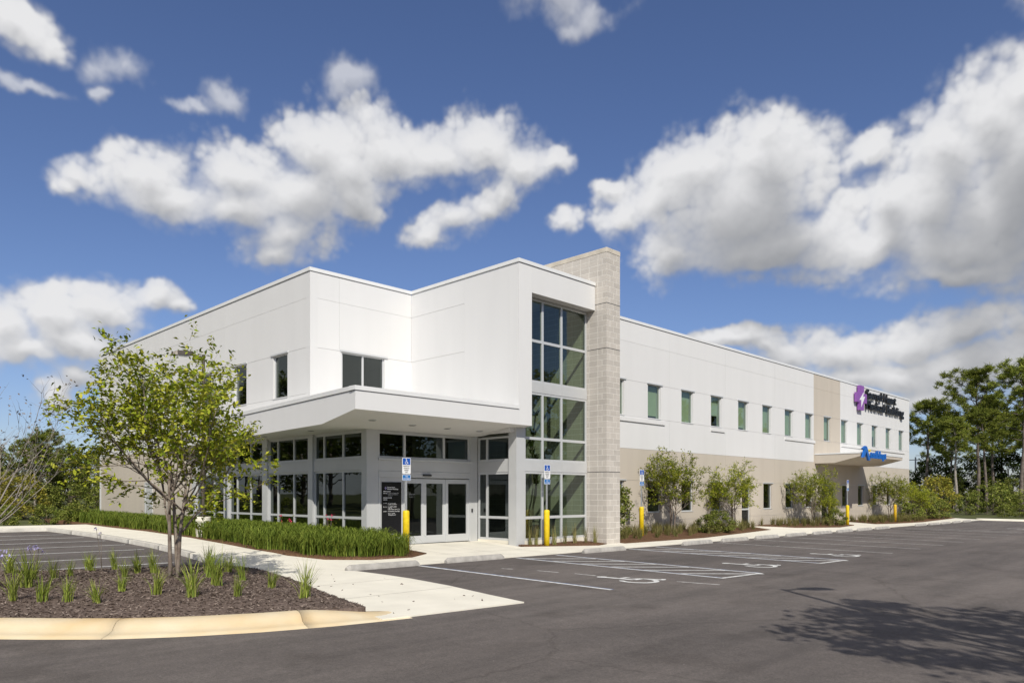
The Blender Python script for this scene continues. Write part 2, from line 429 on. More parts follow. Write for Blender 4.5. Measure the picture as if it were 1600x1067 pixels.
def stucco_mat(name, col, streaks=.06):
    m = bpy.data.materials.new(name); m.use_nodes = True
    nt = m.node_tree; N, L = nt.nodes, nt.links; p = N['Principled BSDF']
    geo = N.new('ShaderNodeNewGeometry'); oi = N.new('ShaderNodeObjectInfo')
    mp = N.new('ShaderNodeMapping'); mp.inputs['Scale'].default_value = (1.3, 1.3, .16)
    L.new(geo.outputs['Position'], mp.inputs[0])
    n = N.new('ShaderNodeTexNoise'); n.inputs['Scale'].default_value = 1.2; n.inputs['Detail'].default_value = 6
    L.new(mp.outputs[0], n.inputs['Vector'])
    r = N.new('ShaderNodeValToRGB')
    r.color_ramp.elements[0].position = .3; r.color_ramp.elements[0].color = tuple(c*(1-streaks) for c in col)+(1,)
    r.color_ramp.elements[1].position = .6; r.color_ramp.elements[1].color = (*col, 1)
    L.new(n.outputs['Fac'], r.inputs[0])
    hs = N.new('ShaderNodeHueSaturation'); mr = N.new('ShaderNodeMapRange')
    mr.inputs[3].default_value = .985; mr.inputs[4].default_value = 1.01
    L.new(oi.outputs['Random'], mr.inputs[0]); L.new(mr.outputs[0], hs.inputs['Value']); L.new(r.outputs[0], hs.inputs['Color'])
    L.new(hs.outputs[0], p.inputs['Base Color']); p.inputs['Roughness'].default_value = .85
    p.inputs['Specular IOR Level'].default_value = .2
    b = N.new('ShaderNodeBump'); b.inputs['Strength'].default_value = .12; b.inputs['Distance'].default_value = .01
    n2 = N.new('ShaderNodeTexNoise'); n2.inputs['Scale'].default_value = 130; L.new(geo.outputs['Position'], n2.inputs['Vector'])
    L.new(n2.outputs['Fac'], b.inputs['Height']); L.new(b.outputs[0], p.inputs['Normal'])
    return m

def block_mat():
    m = mat('concrete_block', (.56,.515,.46), .9, spec=.15, var=.05, vscale=3, bump=.35, bscale=160)
    nt = m.node_tree; N, L = nt.nodes, nt.links; p = N['Principled BSDF']
    oi = N.new('ShaderNodeObjectInfo'); hs = N.new('ShaderNodeHueSaturation'); mr = N.new('ShaderNodeMapRange')
    mr.inputs[3].default_value = .93; mr.inputs[4].default_value = 1.07
    src = p.inputs['Base Color'].links[0].from_socket
    L.new(oi.outputs['Random'], mr.inputs[0]); L.new(mr.outputs[0], hs.inputs['Value']); L.new(src, hs.inputs['Color'])
    L.new(hs.outputs[0], p.inputs['Base Color']); return m

M = dict(
    white=stucco_mat('white_stucco', (.715,.708,.70), .028),
    beige=stucco_mat('beige_stucco', (.55,.49,.415), .05),
    coping=mat('white_metal_coping', (.77,.77,.76), .35, var=.03, vscale=2),
    alu=mat('silver_aluminium', (.60,.61,.615), .4, metal=.2),
    alu_panel=mat('silver_panel', (.55,.555,.555), .5, metal=.12, var=.04, vscale=2),
    joint=mat('joint_sealant', (.62,.61,.59), .9),
    dark=mat('dark_metal', (.05,.05,.052), .5),
    block=block_mat(),
    mortar=mat('mortar', (.80,.765,.70), .95, spec=.1, var=.08, vscale=6),
    capstone=mat('cap_stone', (.60,.54,.45), .85, var=.15, vscale=4, bump=.2, bscale=80),
    glass=glass_mat('green_tint_glass', (.51,.60,.49), .11, wob=.04),
    glass_blind=glass_mat('pale_green_glass', (.66,.76,.64), .10, wob=.06),
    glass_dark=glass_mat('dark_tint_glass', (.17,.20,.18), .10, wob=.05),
    asphalt=asphalt_mat(),
    concrete=mat('pale_concrete', (.79,.745,.64), .85, spec=.2, var=.07, vscale=1.3, bump=.15, bscale=90),
    joint_grey=mat('tooled_joint_grey', (.36,.335,.295), .95),
    kerb=mat('kerb_concrete', (.68,.58,.41), .85, spec=.2, col2=(.63,.46,.25), vscale=1.1, bump=.25, bscale=60),
    kerb_grey=mat('grey_kerb_concrete', (.56,.53,.48), .85, var=.16, vscale=2.2, bump=.25, bscale=70),
    stop=mat('wheel_stop_concrete', (.43,.405,.37), .9, var=.22, vscale=5, bump=.3, bscale=60),
    paint=mat('white_road_paint', (.80,.80,.78), .8, col2=(.50,.485,.47), vscale=9, detail=8),
    paint_worn=mat('worn_road_paint', (.64,.62,.60), .85, col2=(.30,.285,.275), vscale=7, detail=8),
    paint_blue=mat('blue_road_paint', (.10,.17,.36), .8, col2=(.12,.13,.17), vscale=8, detail=8),
    mulch=mat('mulch', (.20,.152,.128), .95, col2=(.10,.073,.06), vscale=22, spec=.1, bump=1.0, bscale=55, detail=9),
    mulch_red=mat('red_mulch', (.20,.115,.066), .95, col2=(.085,.046,.028), vscale=24, spec=.1, bump=1.0, bscale=55, detail=9),
    ground=mat('meadow_ground', (.115,.12,.05), .95, col2=(.065,.075,.03), vscale=.7, spec=.1, bump=.6, bscale=9),
    yellow=mat('yellow_plastic', (.84,.60,.012), .5, var=.14, vscale=11),
    amber=mat('amber_plastic', (.74,.46,.02), .5, var=.08, vscale=8),
    steel=mat('galvanised_steel', (.50,.51,.52), .45, metal=.5, var=.1, vscale=12),
    bronze=mat('bronze_metal', (.10,.085,.07), .45, metal=.3),
    sign_blue=mat('sign_blue', (.012,.09,.42), .4),
    sign_blue2=mat('sign_light_blue', (.015,.16,.46), .4),
    sign_white=mat('sign_white', (.82,.82,.82), .4),
    black=mat('black_letter', (.012,.012,.013), .5),
    purple=mat('purple_letter', (.26,.09,.36), .45),
    letter_blue=mat('blue_letter', (.008,.13,.50), .4),
    letter_yellow=mat('yellow_letter', (.75,.55,.05), .4),
    board=mat('black_board', (.012,.012,.014), .12),
    interior=mat('interior_wall', (.40,.38,.34), .9),
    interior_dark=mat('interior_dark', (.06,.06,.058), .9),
    floor_in=mat('lobby_floor', (.085,.08,.075), .4, var=.1, vscale=2),
    blind=mat('roller_blind', (.50,.53,.42), .9, var=.05, vscale=2),
    bark=mat('bark', (.16,.12,.095), .95, col2=(.28,.235,.19), vscale=7, bump=.6, bscale=30),
    bark_pale=mat('pale_bark', (.36,.32,.28), .9, col2=(.22,.19,.16), vscale=6, bump=.4, bscale=30),
    bark_pine=mat('pine_bark', (.20,.165,.145), .95, col2=(.11,.085,.07), vscale=3.5, bump=.8, bscale=12),
    leaf=leaf_mat('myrtle_leaf', [(.10,.145,.014),(.21,.265,.02),(.35,.375,.03),(.45,.43,.055)], .2),
    leaf_dark=leaf_mat('evergreen_leaf', [(.028,.048,.012),(.06,.088,.02),(.10,.13,.032)], .2),
    leaf_mid=leaf_mat('wood_leaf', [(.085,.12,.02),(.165,.205,.036),(.245,.265,.055),(.30,.30,.085)], .2),
    leaf_yellow=leaf_mat('yellowing_leaf', [(.19,.20,.03),(.29,.27,.04),(.36,.29,.05),(.23,.24,.04)], .2),
    needle=leaf_mat('pine_needle', [(.095,.13,.02),(.19,.225,.034),(.31,.32,.06)], .2),
    blade=leaf_mat('lily_blade', [(.075,.115,.016),(.15,.205,.028),(.25,.295,.05)], .2),
    blade2=leaf_mat('island_blade', [(.14,.20,.03),(.25,.31,.05),(.38,.40,.10)], .2),
    muhly=leaf_mat('muhly_grass', [(.15,.16,.04),(.26,.23,.08),(.35,.29,.13),(.15,.19,.04)], .2),
    petal=leaf_mat('pink_petal', [(.62,.03,.10),(.75,.08,.16)], .2),
    petal_mauve=leaf_mat('mauve_petal', [(.35,.30,.62),(.48,.44,.70)], .2),
    terracotta=mat('pot_glaze', (.10,.10,.11), .4),
    fabric=mat('chair_fabric', (.07,.075,.08), .9),
    wood=mat('wood_veneer', (.28,.20,.13), .5),
    pole_wood=mat('weathered_pole', (.22,.20,.18), .9),
)

# ------------------------------------------------------------------ the ground
def gz(x, y):
    """the site falls gently from the back left to the front right"""
    return max(-1.4, min(1.3, .0058*(21.3-x) + .0089*(y-16.2)))
def ss(a, b, t):
    t = max(0., min(1., (t-a)/(b-a))); return t*t*(3-2*t)
def walk_z(x, y):
    return gz(x, y) + .02 + .12*ss(15.4, 19.0, y)

def sheet(name, polys, zf, mats, step=None, skirt=0., parent=None, smooth=False):
    """flat polygons cut on a grid and laid on zf, with a skirt down the edge"""
    bm = bmesh.new()
    for poly in polys:
        bm.faces.new([bm.verts.new((x, y, 0)) for x, y in poly])
    bmesh.ops.recalc_face_normals(bm, faces=bm.faces)
    for f in bm.faces:
        if f.normal.z < 0: f.normal_flip()
    if step:
        xs = [v.co.x for v in bm.verts]; ys = [v.co.y for v in bm.verts]
        for ax, lo, hi in ((0, min(xs), max(xs)), (1, min(ys), max(ys))):
            k = math.ceil(lo/step)*step + step*.013
            while k < hi:
                co = [0,0,0]; no = [0,0,0]; co[ax] = k; no[ax] = 1
                bmesh.ops.bisect_plane(bm, geom=bm.verts[:]+bm.edges[:]+bm.faces[:], plane_co=co, plane_no=no, dist=1e-5)
                k += step
    for v in bm.verts: v.co.z = zf(v.co.x, v.co.y)
    if skirt:
        be = [e for e in bm.edges if e.is_boundary]
        r = bmesh.ops.extrude_edge_only(bm, edges=be)
        for v in r['geom']:
            if isinstance(v, bmesh.types.BMVert): v.co.z -= skirt
    bmesh.ops.triangulate(bm, faces=[f for f in bm.faces if len(f.verts) > 4])
    me = bpy.data.meshes.new(name); bm.to_mesh(me); bm.free()
    if smooth: me.polygons.foreach_set('use_smooth', [True]*len(me.polygons))
    return link(name, me, mats, parent)

# terrain out to the horizon
def terrain():
    V, F = [], []
    radii = [0, 15, 30, 45, 60, 80, 100, 130, 170, 230, 320, 480, 800, 1600]
    k = 48; cx, cy = 30., 20.
    for i, r in enumerate(radii):
        for j in range(k):
            a = 2*math.pi*j/k; x, y = cx+r*math.cos(a), cy+r*math.sin(a)
            V.append((x, y, gz(x, y) - .09))
    for i in range(len(radii)-1):
        for j in range(k):
            F.append((i*k+j, i*k+(j+1)%k, (i+1)*k+(j+1)%k, (i+1)*k+j))
    me = bpy.data.meshes.new('ground'); me.from_pydata(V, [], F); me.update()
    return tag(link('ground', me, M['ground']), kind='structure')
terrain()

LOT = [(-13,-15),(68.6,-15),(68.6,15.0),(9.6,15.0),(9.6,15.6),(8.9,15.6),(8.9,36.0),(-13,36.0)]
lot = tag(sheet('parking_lot', [LOT], gz, M['asphalt']), kind='structure')

# walks: along the front, the entrance apron, along the side, and across the island
FRONT_WALK = [(9.25,14.72),(70.5,14.72),(70.5,17.0),(58.0,16.05),(52.7,16.25),(50.2,16.6),(50.2,19.0),(46.9,19.0),(46.6,16.7),
              (43.3,16.3),(39.5,17.2),(37.9,19.0),(36.7,19.0),(36.2,17.1),(27.6,15.98),(22.1,16.0),(22.1,16.19),(21.2,16.19),(20.5,15.97),(17.5,16.85),(17.6,19.06),
              (13.45,19.06),(13.35,16.75),(12.5,16.25),(11.2,16.3),(10.2,16.9),(9.75,18.0),(9.85,20.0),(10.15,22.5),(10.55,26.4),
              (10.75,31.2),(10.6,35.0),(10.6,38.6),(-13,38.6),(-13,36.2),(8.3,36.2),(8.45,34.0),(8.62,31.0),(8.62,28.4),(8.45,24.1),(8.05,20.4),(7.7,18.1),
              (7.5,16.6),(7.62,15.7),(7.5,14.6),(7.25,13.3),(6.75,11.3),(6.36,9.65),(6.22,8.76),(8.95,8.55),(9.12,9.6),(9.4,11.0),(9.55,12.4),(9.56,13.35),(9.5,14.4)]
tag(sheet('sidewalk', [FRONT_WALK], walk_z, M['concrete'], step=.75, skirt=.22), kind='structure')

# tooled joints across the walks
WALK = [o for o in COL.objects if o.name == 'sidewalk'][0]
def walk_joint(a, b, w=.012):
    d = Vector((b[0]-a[0], b[1]-a[1])).normalized(); n = Vector((-d.y, d.x))*w/2
    sheet('tooled_joint', [[(a[0]+n.x,a[1]+n.y),(a[0]-n.x,a[1]-n.y),(b[0]-n.x,b[1]-n.y),(b[0]+n.x,b[1]+n.y)]], lambda x, y: walk_z(x, y)+.003, M['joint_grey'], step=.25, parent=WALK)
for i in range(28): walk_joint((22.6+i*1.6, 14.76), (22.6+i*1.6, 15.92))
for x in (11.0,12.4,13.9,15.4,16.9,18.3,19.8): walk_joint((x, 14.76), (x, 16.15 if x < 13 else 18.95 if x < 17.5 else 16.0))
walk_joint((13.5,16.4),(17.4,16.4))
for i in range(10): walk_joint((8.68, 20.6+i*1.6), (9.9+.08*i, 20.6+i*1.6))
walk_joint((7.3,12.6),(9.5,12.6)); walk_joint((7.6,15.2),(9.2,15.2)); walk_joint((6.8,10.8),(9.3,10.8))

# beds of mulch
def bed_z(x, y): return walk_z(x, y) + .03 + .025*math.sin(x*2.1)*math.cos(y*1.7)
tag(sheet('entrance_bed', [[(13.4,19.05),(13.4,16.7),(12.5,16.2),(11.2,16.25),(10.15,16.85),(9.7,18.0),(9.8,20.0),(10.1,22.5),(10.5,26.4),(10.7,31.2),(10.55,35),(10.55,46),(13.2,46),(13.2,19.05)]],
          bed_z, M['mulch_red'], step=.4, skirt=.2, smooth=True), kind='structure')
tag(sheet('tower_bed', [[(17.6,16.82),(20.5,15.95),(21.25,16.17),(21.25,17.2),(17.6,17.2)]], bed_z, M['mulch_red'], step=.3, skirt=.2), kind='structure')
tag(sheet('front_bed', [[(22.08,15.98),(27.6,15.95),(36.2,17.07),(36.8,19.2),(22.08,19.2)],
                        [(37.8,19.2),(39.5,17.17),(43.3,16.27),(46.6,16.67),(46.8,19.2)],
                        [(50.3,19.2),(50.3,16.57),(52.7,16.22),(58,16.02),(70.4,16.97),(72,19.2)]],
          bed_z, M['mulch_red'], step=.5, skirt=.2), kind='structure')

# planted island in front
ISL_FRONT = [(-3.5,15.6),(-1.2,14.2),(.4,12.95),(1.4,12.1),(2.14,11.51),(2.73,10.92),(3.33,10.38),(4.0,9.98),(4.75,9.66),(5.6,9.42),(6.3,9.30),(6.75,9.24)]
ISL_BACK = [(6.36,9.75),(6.75,11.35),(7.22,13.3),(7.45,14.6),(7.55,15.7),(7.3,16.5),(6.7,16.95),(5.4,17.1),(4.3,17.6),(3.3,18.4),(1.5,19.7),(-1.5,21.5),(-3.5,22)]
def isl_edge_dist(x, y):
    d = 9
    P = ISL_FRONT[:-1] + ISL_BACK
    for i in range(len(P)):
        a = P[i]; b = P[(i+1) % len(P)]
        dx, dy = b[0]-a[0], b[1]-a[1]
        t = max(0, min(1, ((x-a[0])*dx+(y-a[1])*dy)/(dx*dx+dy*dy)))
        d = min(d, math.hypot(x-a[0]-t*dx, y-a[1]-t*dy))
    return d
def isl_z(x, y):
    return gz(x, y) + .13 + .09*ss(0, 1.6, isl_edge_dist(x, y)) + .012*math.sin(x*9.1+y*3)*math.sin(y*7.7-x*2)
tag(sheet('island_bed', [ISL_FRONT[:-1] + ISL_BACK], isl_z, M['mulch'], step=.14, skirt=.1, smooth=True), kind='structure')

# rolled kerb round the front of the island, poured in lengths
KERB = tag(bpy.data.objects.new('island_kerb', None), kind='structure'); COL.objects.link(KERB); KERB.location = (4, 9.7, 0)
def resample(P, n):
    P = [Vector((x, y, 0)) for x, y in P]
    L = [0]
    for i in range(1, len(P)): L.append(L[-1]+(P[i]-P[i-1]).length)
    out = []
    for k in range(n+1):
        t = L[-1]*k/n
        for i in range(1, len(P)):
            if t <= L[i]+1e-9:
                out.append(P[i-1].lerp(P[i], (t-L[i-1])/max(1e-9, L[i]-L[i-1]))); break
    return out
def kerb_strip(name, path, prof, mats, parent, n0, n1, side=1, zf=gz, smooth=True, run_out=False):
    """profile (outward offset, height) swept along path[n0:n1+1]"""
    V, F = [], []; m = len(prof)
    for i in range(n0, n1+1):
        d = (path[min(i+1,len(path)-1)] - path[max(i-1,0)]).normalized()
        nn = Vector((d.y, -d.x, 0))*side
        q = path[i]
        if i == n0: q = q + d*.002
        if i == n1: q = q - d*.002
        for o, h in prof:
            w = q + nn*o
            if run_out and h > 0: h = h*(1-.88*ss(n0, n1, i))
            V.append((w.x, w.y, zf(w.x, w.y)+h))
    for i in range(n1-n0):
        for j in range(m-1):
            a = i*m+j; F.append((a, a+1, a+m+1, a+m) if side > 0 else (a, a+m, a+m+1, a+1))
    F.append(tuple(range(m))); F.append(tuple((n1-n0)*m+j for j in range(m-1,-1,-1)))
    me = bpy.data.meshes.new(name); me.from_pydata(V, [], F); me.update()
    if smooth: me.polygons.foreach_set('use_smooth', [True]*len(me.polygons))
    return link(name, me, mats, parent, True)
path = resample(ISL_FRONT, 66)
prof = [(-.12,-.1),(-.12,.13),(-.02,.152),(.10,.150),(.19,.132),(.26,.09),(.31,.045),(.42,.022),(.62,.008),(.62,-.1)]
for a, b in ((0,11),(11,22),(22,34),(34,46),(46,58),(58,66)):
    kerb_strip('kerb_length', path, prof, M['kerb'], KERB, a, b, run_out=(b == 66))
# upright kerb between the side walk and the side lot, and at the far end of both lots
SIDE = resample([(8.3,36.2),(8.45,34.0),(8.62,31.0),(8.62,28.4),(8.45,24.1),(8.05,20.4),(7.7,18.1),(7.5,16.9)], 60)
KS = tag(bpy.data.objects.new('side_kerb', None), kind='structure'); COL.objects.link(KS); KS.location = (8.4, 26, 0)
kp = lambda h: [(-.16,-.1),(-.16,h-.004),(-.03,h),(0,h-.02),(.012,-.1)]
for a, b in ((0,10),(10,20),(20,30),(30,40),(40,50)):
    kerb_strip('kerb_length', SIDE, kp(.148), M['kerb_grey'], KS, a, b, side=1)
kerb_strip('kerb_length', SIDE, [(-.16,-.1),(-.16,.135),(-.03,.135),(0,.12),(.012,-.1)], M['kerb_grey'], KS, 50, 60, side=1)
KB = tag(bpy.data.objects.new('back_kerb', None), kind='structure'); COL.objects.link(KB); KB.location = (-10, 36.2, 0)
back = resample([(-13,36.1),(8.35,36.1)], 30)
for a in range(0, 30, 6): kerb_strip('kerb_length', back, kp(.15), M['kerb_grey'], KB, a, a+6, side=1)
KR = tag(bpy.data.objects.new('end_kerb', None), kind='structure'); COL.objects.link(KR); KR.location = (68.7, 0, 0)
endp = resample([(68.6,15.0),(69.0,12.0),(68.6,-15)], 60)
for a in range(0, 60, 10): kerb_strip('kerb_length', endp, [(-.35,-.1),(-.35,.15),(-.03,.155),(0,.13),(.02,-.1)], M['concrete'], KR, a, a+10, side=-1)
tag(sheet('far_verge', [[(69.2,-45),(130,-45),(130,60),(72,60),(72,17.2),(70.6,17.0),(70.6,14.6),(69.35,12)]], lambda x, y: gz(x, y)+.05, M['ground'], step=12), kind='structure')

# painted markings, one sheet above the asphalt
def strip(name, a, b, w, m, lift=.004, parent=lot):
    a = Vector((*a, 0)); b = Vector((*b, 0)); d = (b-a).normalized(); n = Vector((-d.y, d.x, 0))*w/2
    pts = [a+n, b+n, b-n, a-n]
    me = bpy.data.meshes.new(name); me.from_pydata([(p.x, p.y, gz(p.x, p.y)+lift) for p in pts], [], [(3,2,1,0)]); me.update()
    return link(name, me, m, parent)
def stall(x, y0, y1, blue):
    if blue: strip('stall_line_edge', (x+.075, y0), (x+.075, y1), .055, M['paint_blue'])
    strip('stall_line', (x, y0), (x, y1), .10, M['paint'] if x < 24 else M['paint_worn'])
stall(11.44, 14.55, 8.6, True)
for x0, x1 in ((14.92,16.55),(20.3,21.85)):
    stall(x0, 14.55, 8.2, True); stall(x1, 14.5, 8.1, True)
    strip('stall_line', (x0-.05, 8.16), (x1+.05, 8.06), .10, M['paint'], .0045)
    for k in range(6):
        y = 14.3 - 1.0*k
        strip('hatch_line', (x0+.06, y), (x1-.06, y-1.35), .10, M['paint'], .0035)
for x in (25.75,28.7,31.55,34.5,37.4,40.2,43.0): stall(x, 14.3, 8.0, False)
for x in (50.2,53.0,55.8,58.6,61.4,64.2): stall(x, 14.3, 8.0, False)
stall(46.0, 14.3, 8.0, False); stall(47.6, 14.3, 8.0, False)
for k in range(4): strip('hatch_line', (46.05, 13.6-1.3*k), (47.55, 12.4-1.3*k), .1, M['paint_worn'], .0035)
for y, x1 in ((33.1,8.35),(30.8,8.45),(28.46,8.5),(26.1,8.4),(23.8,8.2),(21.35,7.75),(19.1,7.3)):
    strip('stall_line', (-12, y), (x1-.1, y), .10, M['paint'])
# ghost of an older stall line that was painted out
for a, b in (((12.9,11.9),(13.0,11.3)),((13.1,10.9),(13.13,10.3)),((13.35,9.6),(13.5,8.9)),((13.6,8.5),(13.8,7.6)),((12.6,12.8),(12.7,12.5))):
    strip('old_line', a, b, .07, M['paint_worn'], .002)

def wheelchair(scale):
    """flat wheelchair figure, y up, about 1 x 1 before scaling: list of polygons"""
    P = []
    def arc(cx, cy, r0, r1, a0, a1, n=14):
        o = []
        for i in range(n):
            t0 = rad(a0+(a1-a0)*i/n); t1 = rad(a0+(a1-a0)*(i+1)/n)
            P.append([(cx+r0*math.cos(t0), cy+r0*math.sin(t0)), (cx+r1*math.cos(t0), cy+r1*math.sin(t0)),
                      (cx+r1*math.cos(t1), cy+r1*math.sin(t1)), (cx+r0*math.cos(t1), cy+r0*math.sin(t1))])
    def bar(a, b, w):
        d = Vector((b[0]-a[0], b[1]-a[1])).normalized(); n = Vector((-d.y, d.x))*w/2
        P.append([(a[0]-n.x, a[1]-n.y), (b[0]-n.x, b[1]-n.y), (b[0]+n.x, b[1]+n.y), (a[0]+n.x, a[1]+n.y)])
    arc(-.05, -.17, .22, .30, 135, 395)
    P.append([(-.10+.085*math.cos(2*math.pi*i/12), .47+.085*math.sin(2*math.pi*i/12)) for i in range(12)])
    bar((-.08,.40), (-.02,-.06), .10); bar((-.06,.18), (.17,.18), .075)
    bar((-.02,-.06), (.20,-.06), .09); bar((.18,-.04), (.31,-.37), .085); bar((.29,-.36), (.40,-.31), .07)
    return [[(x*scale, y*scale) for x, y in poly] for poly in P]
def pavement_symbol(x, y, s):
    mb = MB()
    for i, poly in enumerate(wheelchair(s)):
        # figure's head points into the stall (towards +Y)
        mb._add([(x+px, y+py, gz(x+px, y+py)+.0055+.0003*(i % 5)) for px, py in poly], [tuple(range(len(poly)))])
    return mb.build('wheelchair_symbol', M['paint'], lot)
for x, y in ((13.15,9.35),(18.35,9.15),(23.6,8.95),(52.0,9.0)): pavement_symbol(x, y, 1.45)

# ------------------------------------------------------------------ the building
B = thing('medical_building', (17.26, 19.08, 0), 'long white two-storey medical building with beige base and block pier at the entrance', 'building')
FY, GX = 19.08, 12.96                  # front wall plane, side wall plane
Z_BASE, Z_SOF, Z_SILL, Z_HEAD, Z_J, Z_TOP, Z_COP = -.5, 3.84, 5.265, 6.845, 8.53, 9.41, 9.54

def face_box(axis, plane, a0, a1, z0, z1, d0, d1):
    """box on a wall: axis 'F' runs in X and faces -Y, 'G' runs in Y and faces -X; d = depth behind the wall plane"""
    if axis == 'F': return (a0, plane+d0, z0), (a1, plane+d1, z1)
    return (plane+d0, a0, z0), (plane+d1, a1, z1)

def panel(axis, plane, a0, a1, z0, z1, m, gap=.004, th=.28, gz0=None, gz1=None):
    g0 = gap if gz0 is None else gz0; g1 = gap if gz1 is None else gz1
    return MB().box(*face_box(axis, plane, a0+gap, a1-gap, z0+g0, z1-g1, 0, th)).build('wall_panel', m, B, True)

def row(axis, plane, cuts, z0, z1, m, gap=.004):
    for a, b in zip(cuts[:-1], cuts[1:]): panel(axis, plane, a, b, z0, z1, m(a, b) if callable(m) else m, gap)

def backing(axis, plane, a0, a1, zs, cuts_z):
    """sealant behind the joints"""
    mb = MB()
    for z in zs: mb.box(*face_box(axis, plane, a0, a1, z-.03, z+.03, .012, .2))
    for a, z0, z1 in cuts_z: mb.box(*face_box(axis, plane, a-.03, a+.03, z0, z1, .0125, .19))
    return mb.build('joint_sealant', M['joint'], B, True)

def window(axis, plane, a0, a1, z0, z1, mull=(), bars=(), glass='glass', fr=.055, deep=.07, blind=None, head=True, name='window', dep=.07):
    """aluminium frame in the wall with its panes; mull = upright positions, bars = level positions"""
    mb = MB()
    d0, d1 = deep, deep+dep
    mb.box(*face_box(axis, plane, a0, a0+fr, z0, z1, d0, d1)); mb.box(*face_box(axis, plane, a1-fr, a1, z0, z1, d0, d1))
    mb.box(*face_box(axis, plane, a0+fr, a1-fr, z0, z0+fr, d0, d1)); mb.box(*face_box(axis, plane, a0+fr, a1-fr, z1-fr, z1, d0, d1))
    ups = sorted(mull); lev = sorted(bars); w = fr*.62
    for a in ups: mb.box(*face_box(axis, plane, a-w, a+w, z0+fr, z1-fr, d0-.004, d1))
    ae = [a0+fr] + [t for a in ups for t in (a-w, a+w)] + [a1-fr]
    for z in lev:
        for i in range(0, len(ae), 2): mb.box(*face_box(axis, plane, ae[i], ae[i+1], z-w, z+w, d0+.002, d1))
    f = mb.build(name, M['alu'], B, True)
    ze = [z0+fr] + [t for z in lev for t in (z-w, z+w)] + [z1-fr]
    for i in range(0, len(ae), 2):
        for j in range(0, len(ze), 2):
            p = MB()
            m = (d0+d1)/2
            if axis == 'F': q = [(ae[i],plane+m,ze[j]),(ae[i+1],plane+m,ze[j]),(ae[i+1],plane+m,ze[j+1]),(ae[i],plane+m,ze[j+1])]
            else: q = [(plane+m,ae[i+1],ze[j]),(plane+m,ae[i],ze[j]),(plane+m,ae[i],ze[j+1]),(plane+m,ae[i+1],ze[j+1])]
            p._add(q, [(0,1,2,3)])
            p.build('pane', M[glass], f, True)
    if head:
        MB().box(*face_box(axis, plane, a0-.07, a1+.12, z1-.012, z1+.045, -.045, .06)).build('head_flashing', M['alu'], f, True)
        MB().box(*face_box(axis, plane, a0-.01, a1+.01, z0-.012, z0+.012, -.02, .08)).build('sill', M['alu'], f, True)
    if blind:
        zz = z1 - (z1-z0)*blind
        MB().box(*face_box(axis, plane, a0+fr, a1-fr, zz, z1-fr, d1+.09, d1+.10)).build('blind', M['blind'], f, True)
    return f

# ---- front wall, to the right of the pier
WX = [25.24,28.11,30.95,33.74,36.60,39.43,42.30,45.19,48.06,50.97,53.90,56.83,59.82,62.83]; WW = 1.06
X0, X1 = 22.07, 65.45
BB0, BB1 = 46.47, 50.81
def upm(a, b): return M['beige'] if a >= BB0-.01 and b <= BB1+.01 else M['white']
JX = [X0, 29.9, 35.2, 41.0, BB0, 48.6, BB1, 55.6, 61.3, X1]
row('F', FY, JX, Z_J, Z_TOP, upm); row('F', FY, JX, Z_HEAD, Z_J, upm)
cuts = [X0]
for x in WX: cuts += [x, x+WW]
cuts.append(X1)
for i in range(0, len(cuts), 2):
    a, b = cuts[i], cuts[i+1]
    for c0, c1 in ([(a, BB0),(BB0, b)] if a < BB0 < b else [(a, BB1),(BB1, b)] if a < BB1 < b else [(a, b)]):
        MB().box(*face_box('F', FY, c0, c1, Z_SILL+.008, Z_HEAD-.008, 0, .28)).build('wall_panel', upm(c0, c1), B, True)
row('F', FY, JX, Z_SOF, Z_SILL, upm)
backing('F', FY, X0, X1, (Z_J, Z_HEAD, Z_SILL), [(x, Z_SOF, Z_SILL-.04) for x in JX[1:-1]] + [(x, Z_HEAD+.04, Z_J-.04) for x in JX[1:-1]] + [(x, Z_J+.04, Z_TOP) for x in JX[1:-1]])
# beige base, with the ground-floor openings
GWX = [25.24,28.11,30.95,33.78,39.55,42.40,45.25,51.16,54.08,57.05,60.0,63.0]
ZG0, ZG1 = .98, 2.44
jb = [X0, 29.9, 35.2, 41.0, BB0, 50.9, 55.6, 61.3, X1]
row('F', FY, jb, ZG1, Z_SOF, M['beige'])
cuts = [X0]
ops = sorted([(x, x+WW) for x in GWX] + [(47.7, 50.0), (37.0, 38.0)])
for a, b in ops: cuts += [a, b]
cuts.append(X1)
for i in range(0, len(cuts), 2):
    MB().box(*face_box('F', FY, cuts[i], cuts[i+1], .62, ZG1-.008, 0, .28)).build('wall_panel', M['beige'], B, True)
for x in GWX:
    MB().box(*face_box('F', FY, x, x+WW, .62, ZG0, 0, .28)).build('wall_panel', M['beige'], B, True)
for a, b in ((X0,37.0),(38.0,47.7),(50.0,X1)):
    MB().box(*face_box('F', FY, a, b, Z_BASE, .606, .0, .28)).build('base_panel', M['beige'], B, True)
backing('F', FY, X0, X1, (ZG1,), [(x, ZG1+.04, Z_SOF) for x in jb[1:-1]])
MB().box(*face_box('F', FY, X0, 37.0, .59, .63, .0125, .2)).box(*face_box('F', FY, 38.0, 47.7, .59, .63, .0125, .2)).box(*face_box('F', FY, 50, X1, .59, .63, .0125, .2)).build('joint_sealant', M['joint'], B, True)
rnd = random.Random(5)
for i, x in enumerate(WX):
    window('F', FY, x, x+WW, Z_SILL, Z_HEAD, glass='glass_blind', blind=(.93,.90,.95,.62,.9,.95,.93,.95,.9,.95,.96,.5,.95,.9)[i])
for i, x in enumerate(GWX):
    window('F', FY, x, x+WW, ZG0, ZG1, glass='glass_dark')
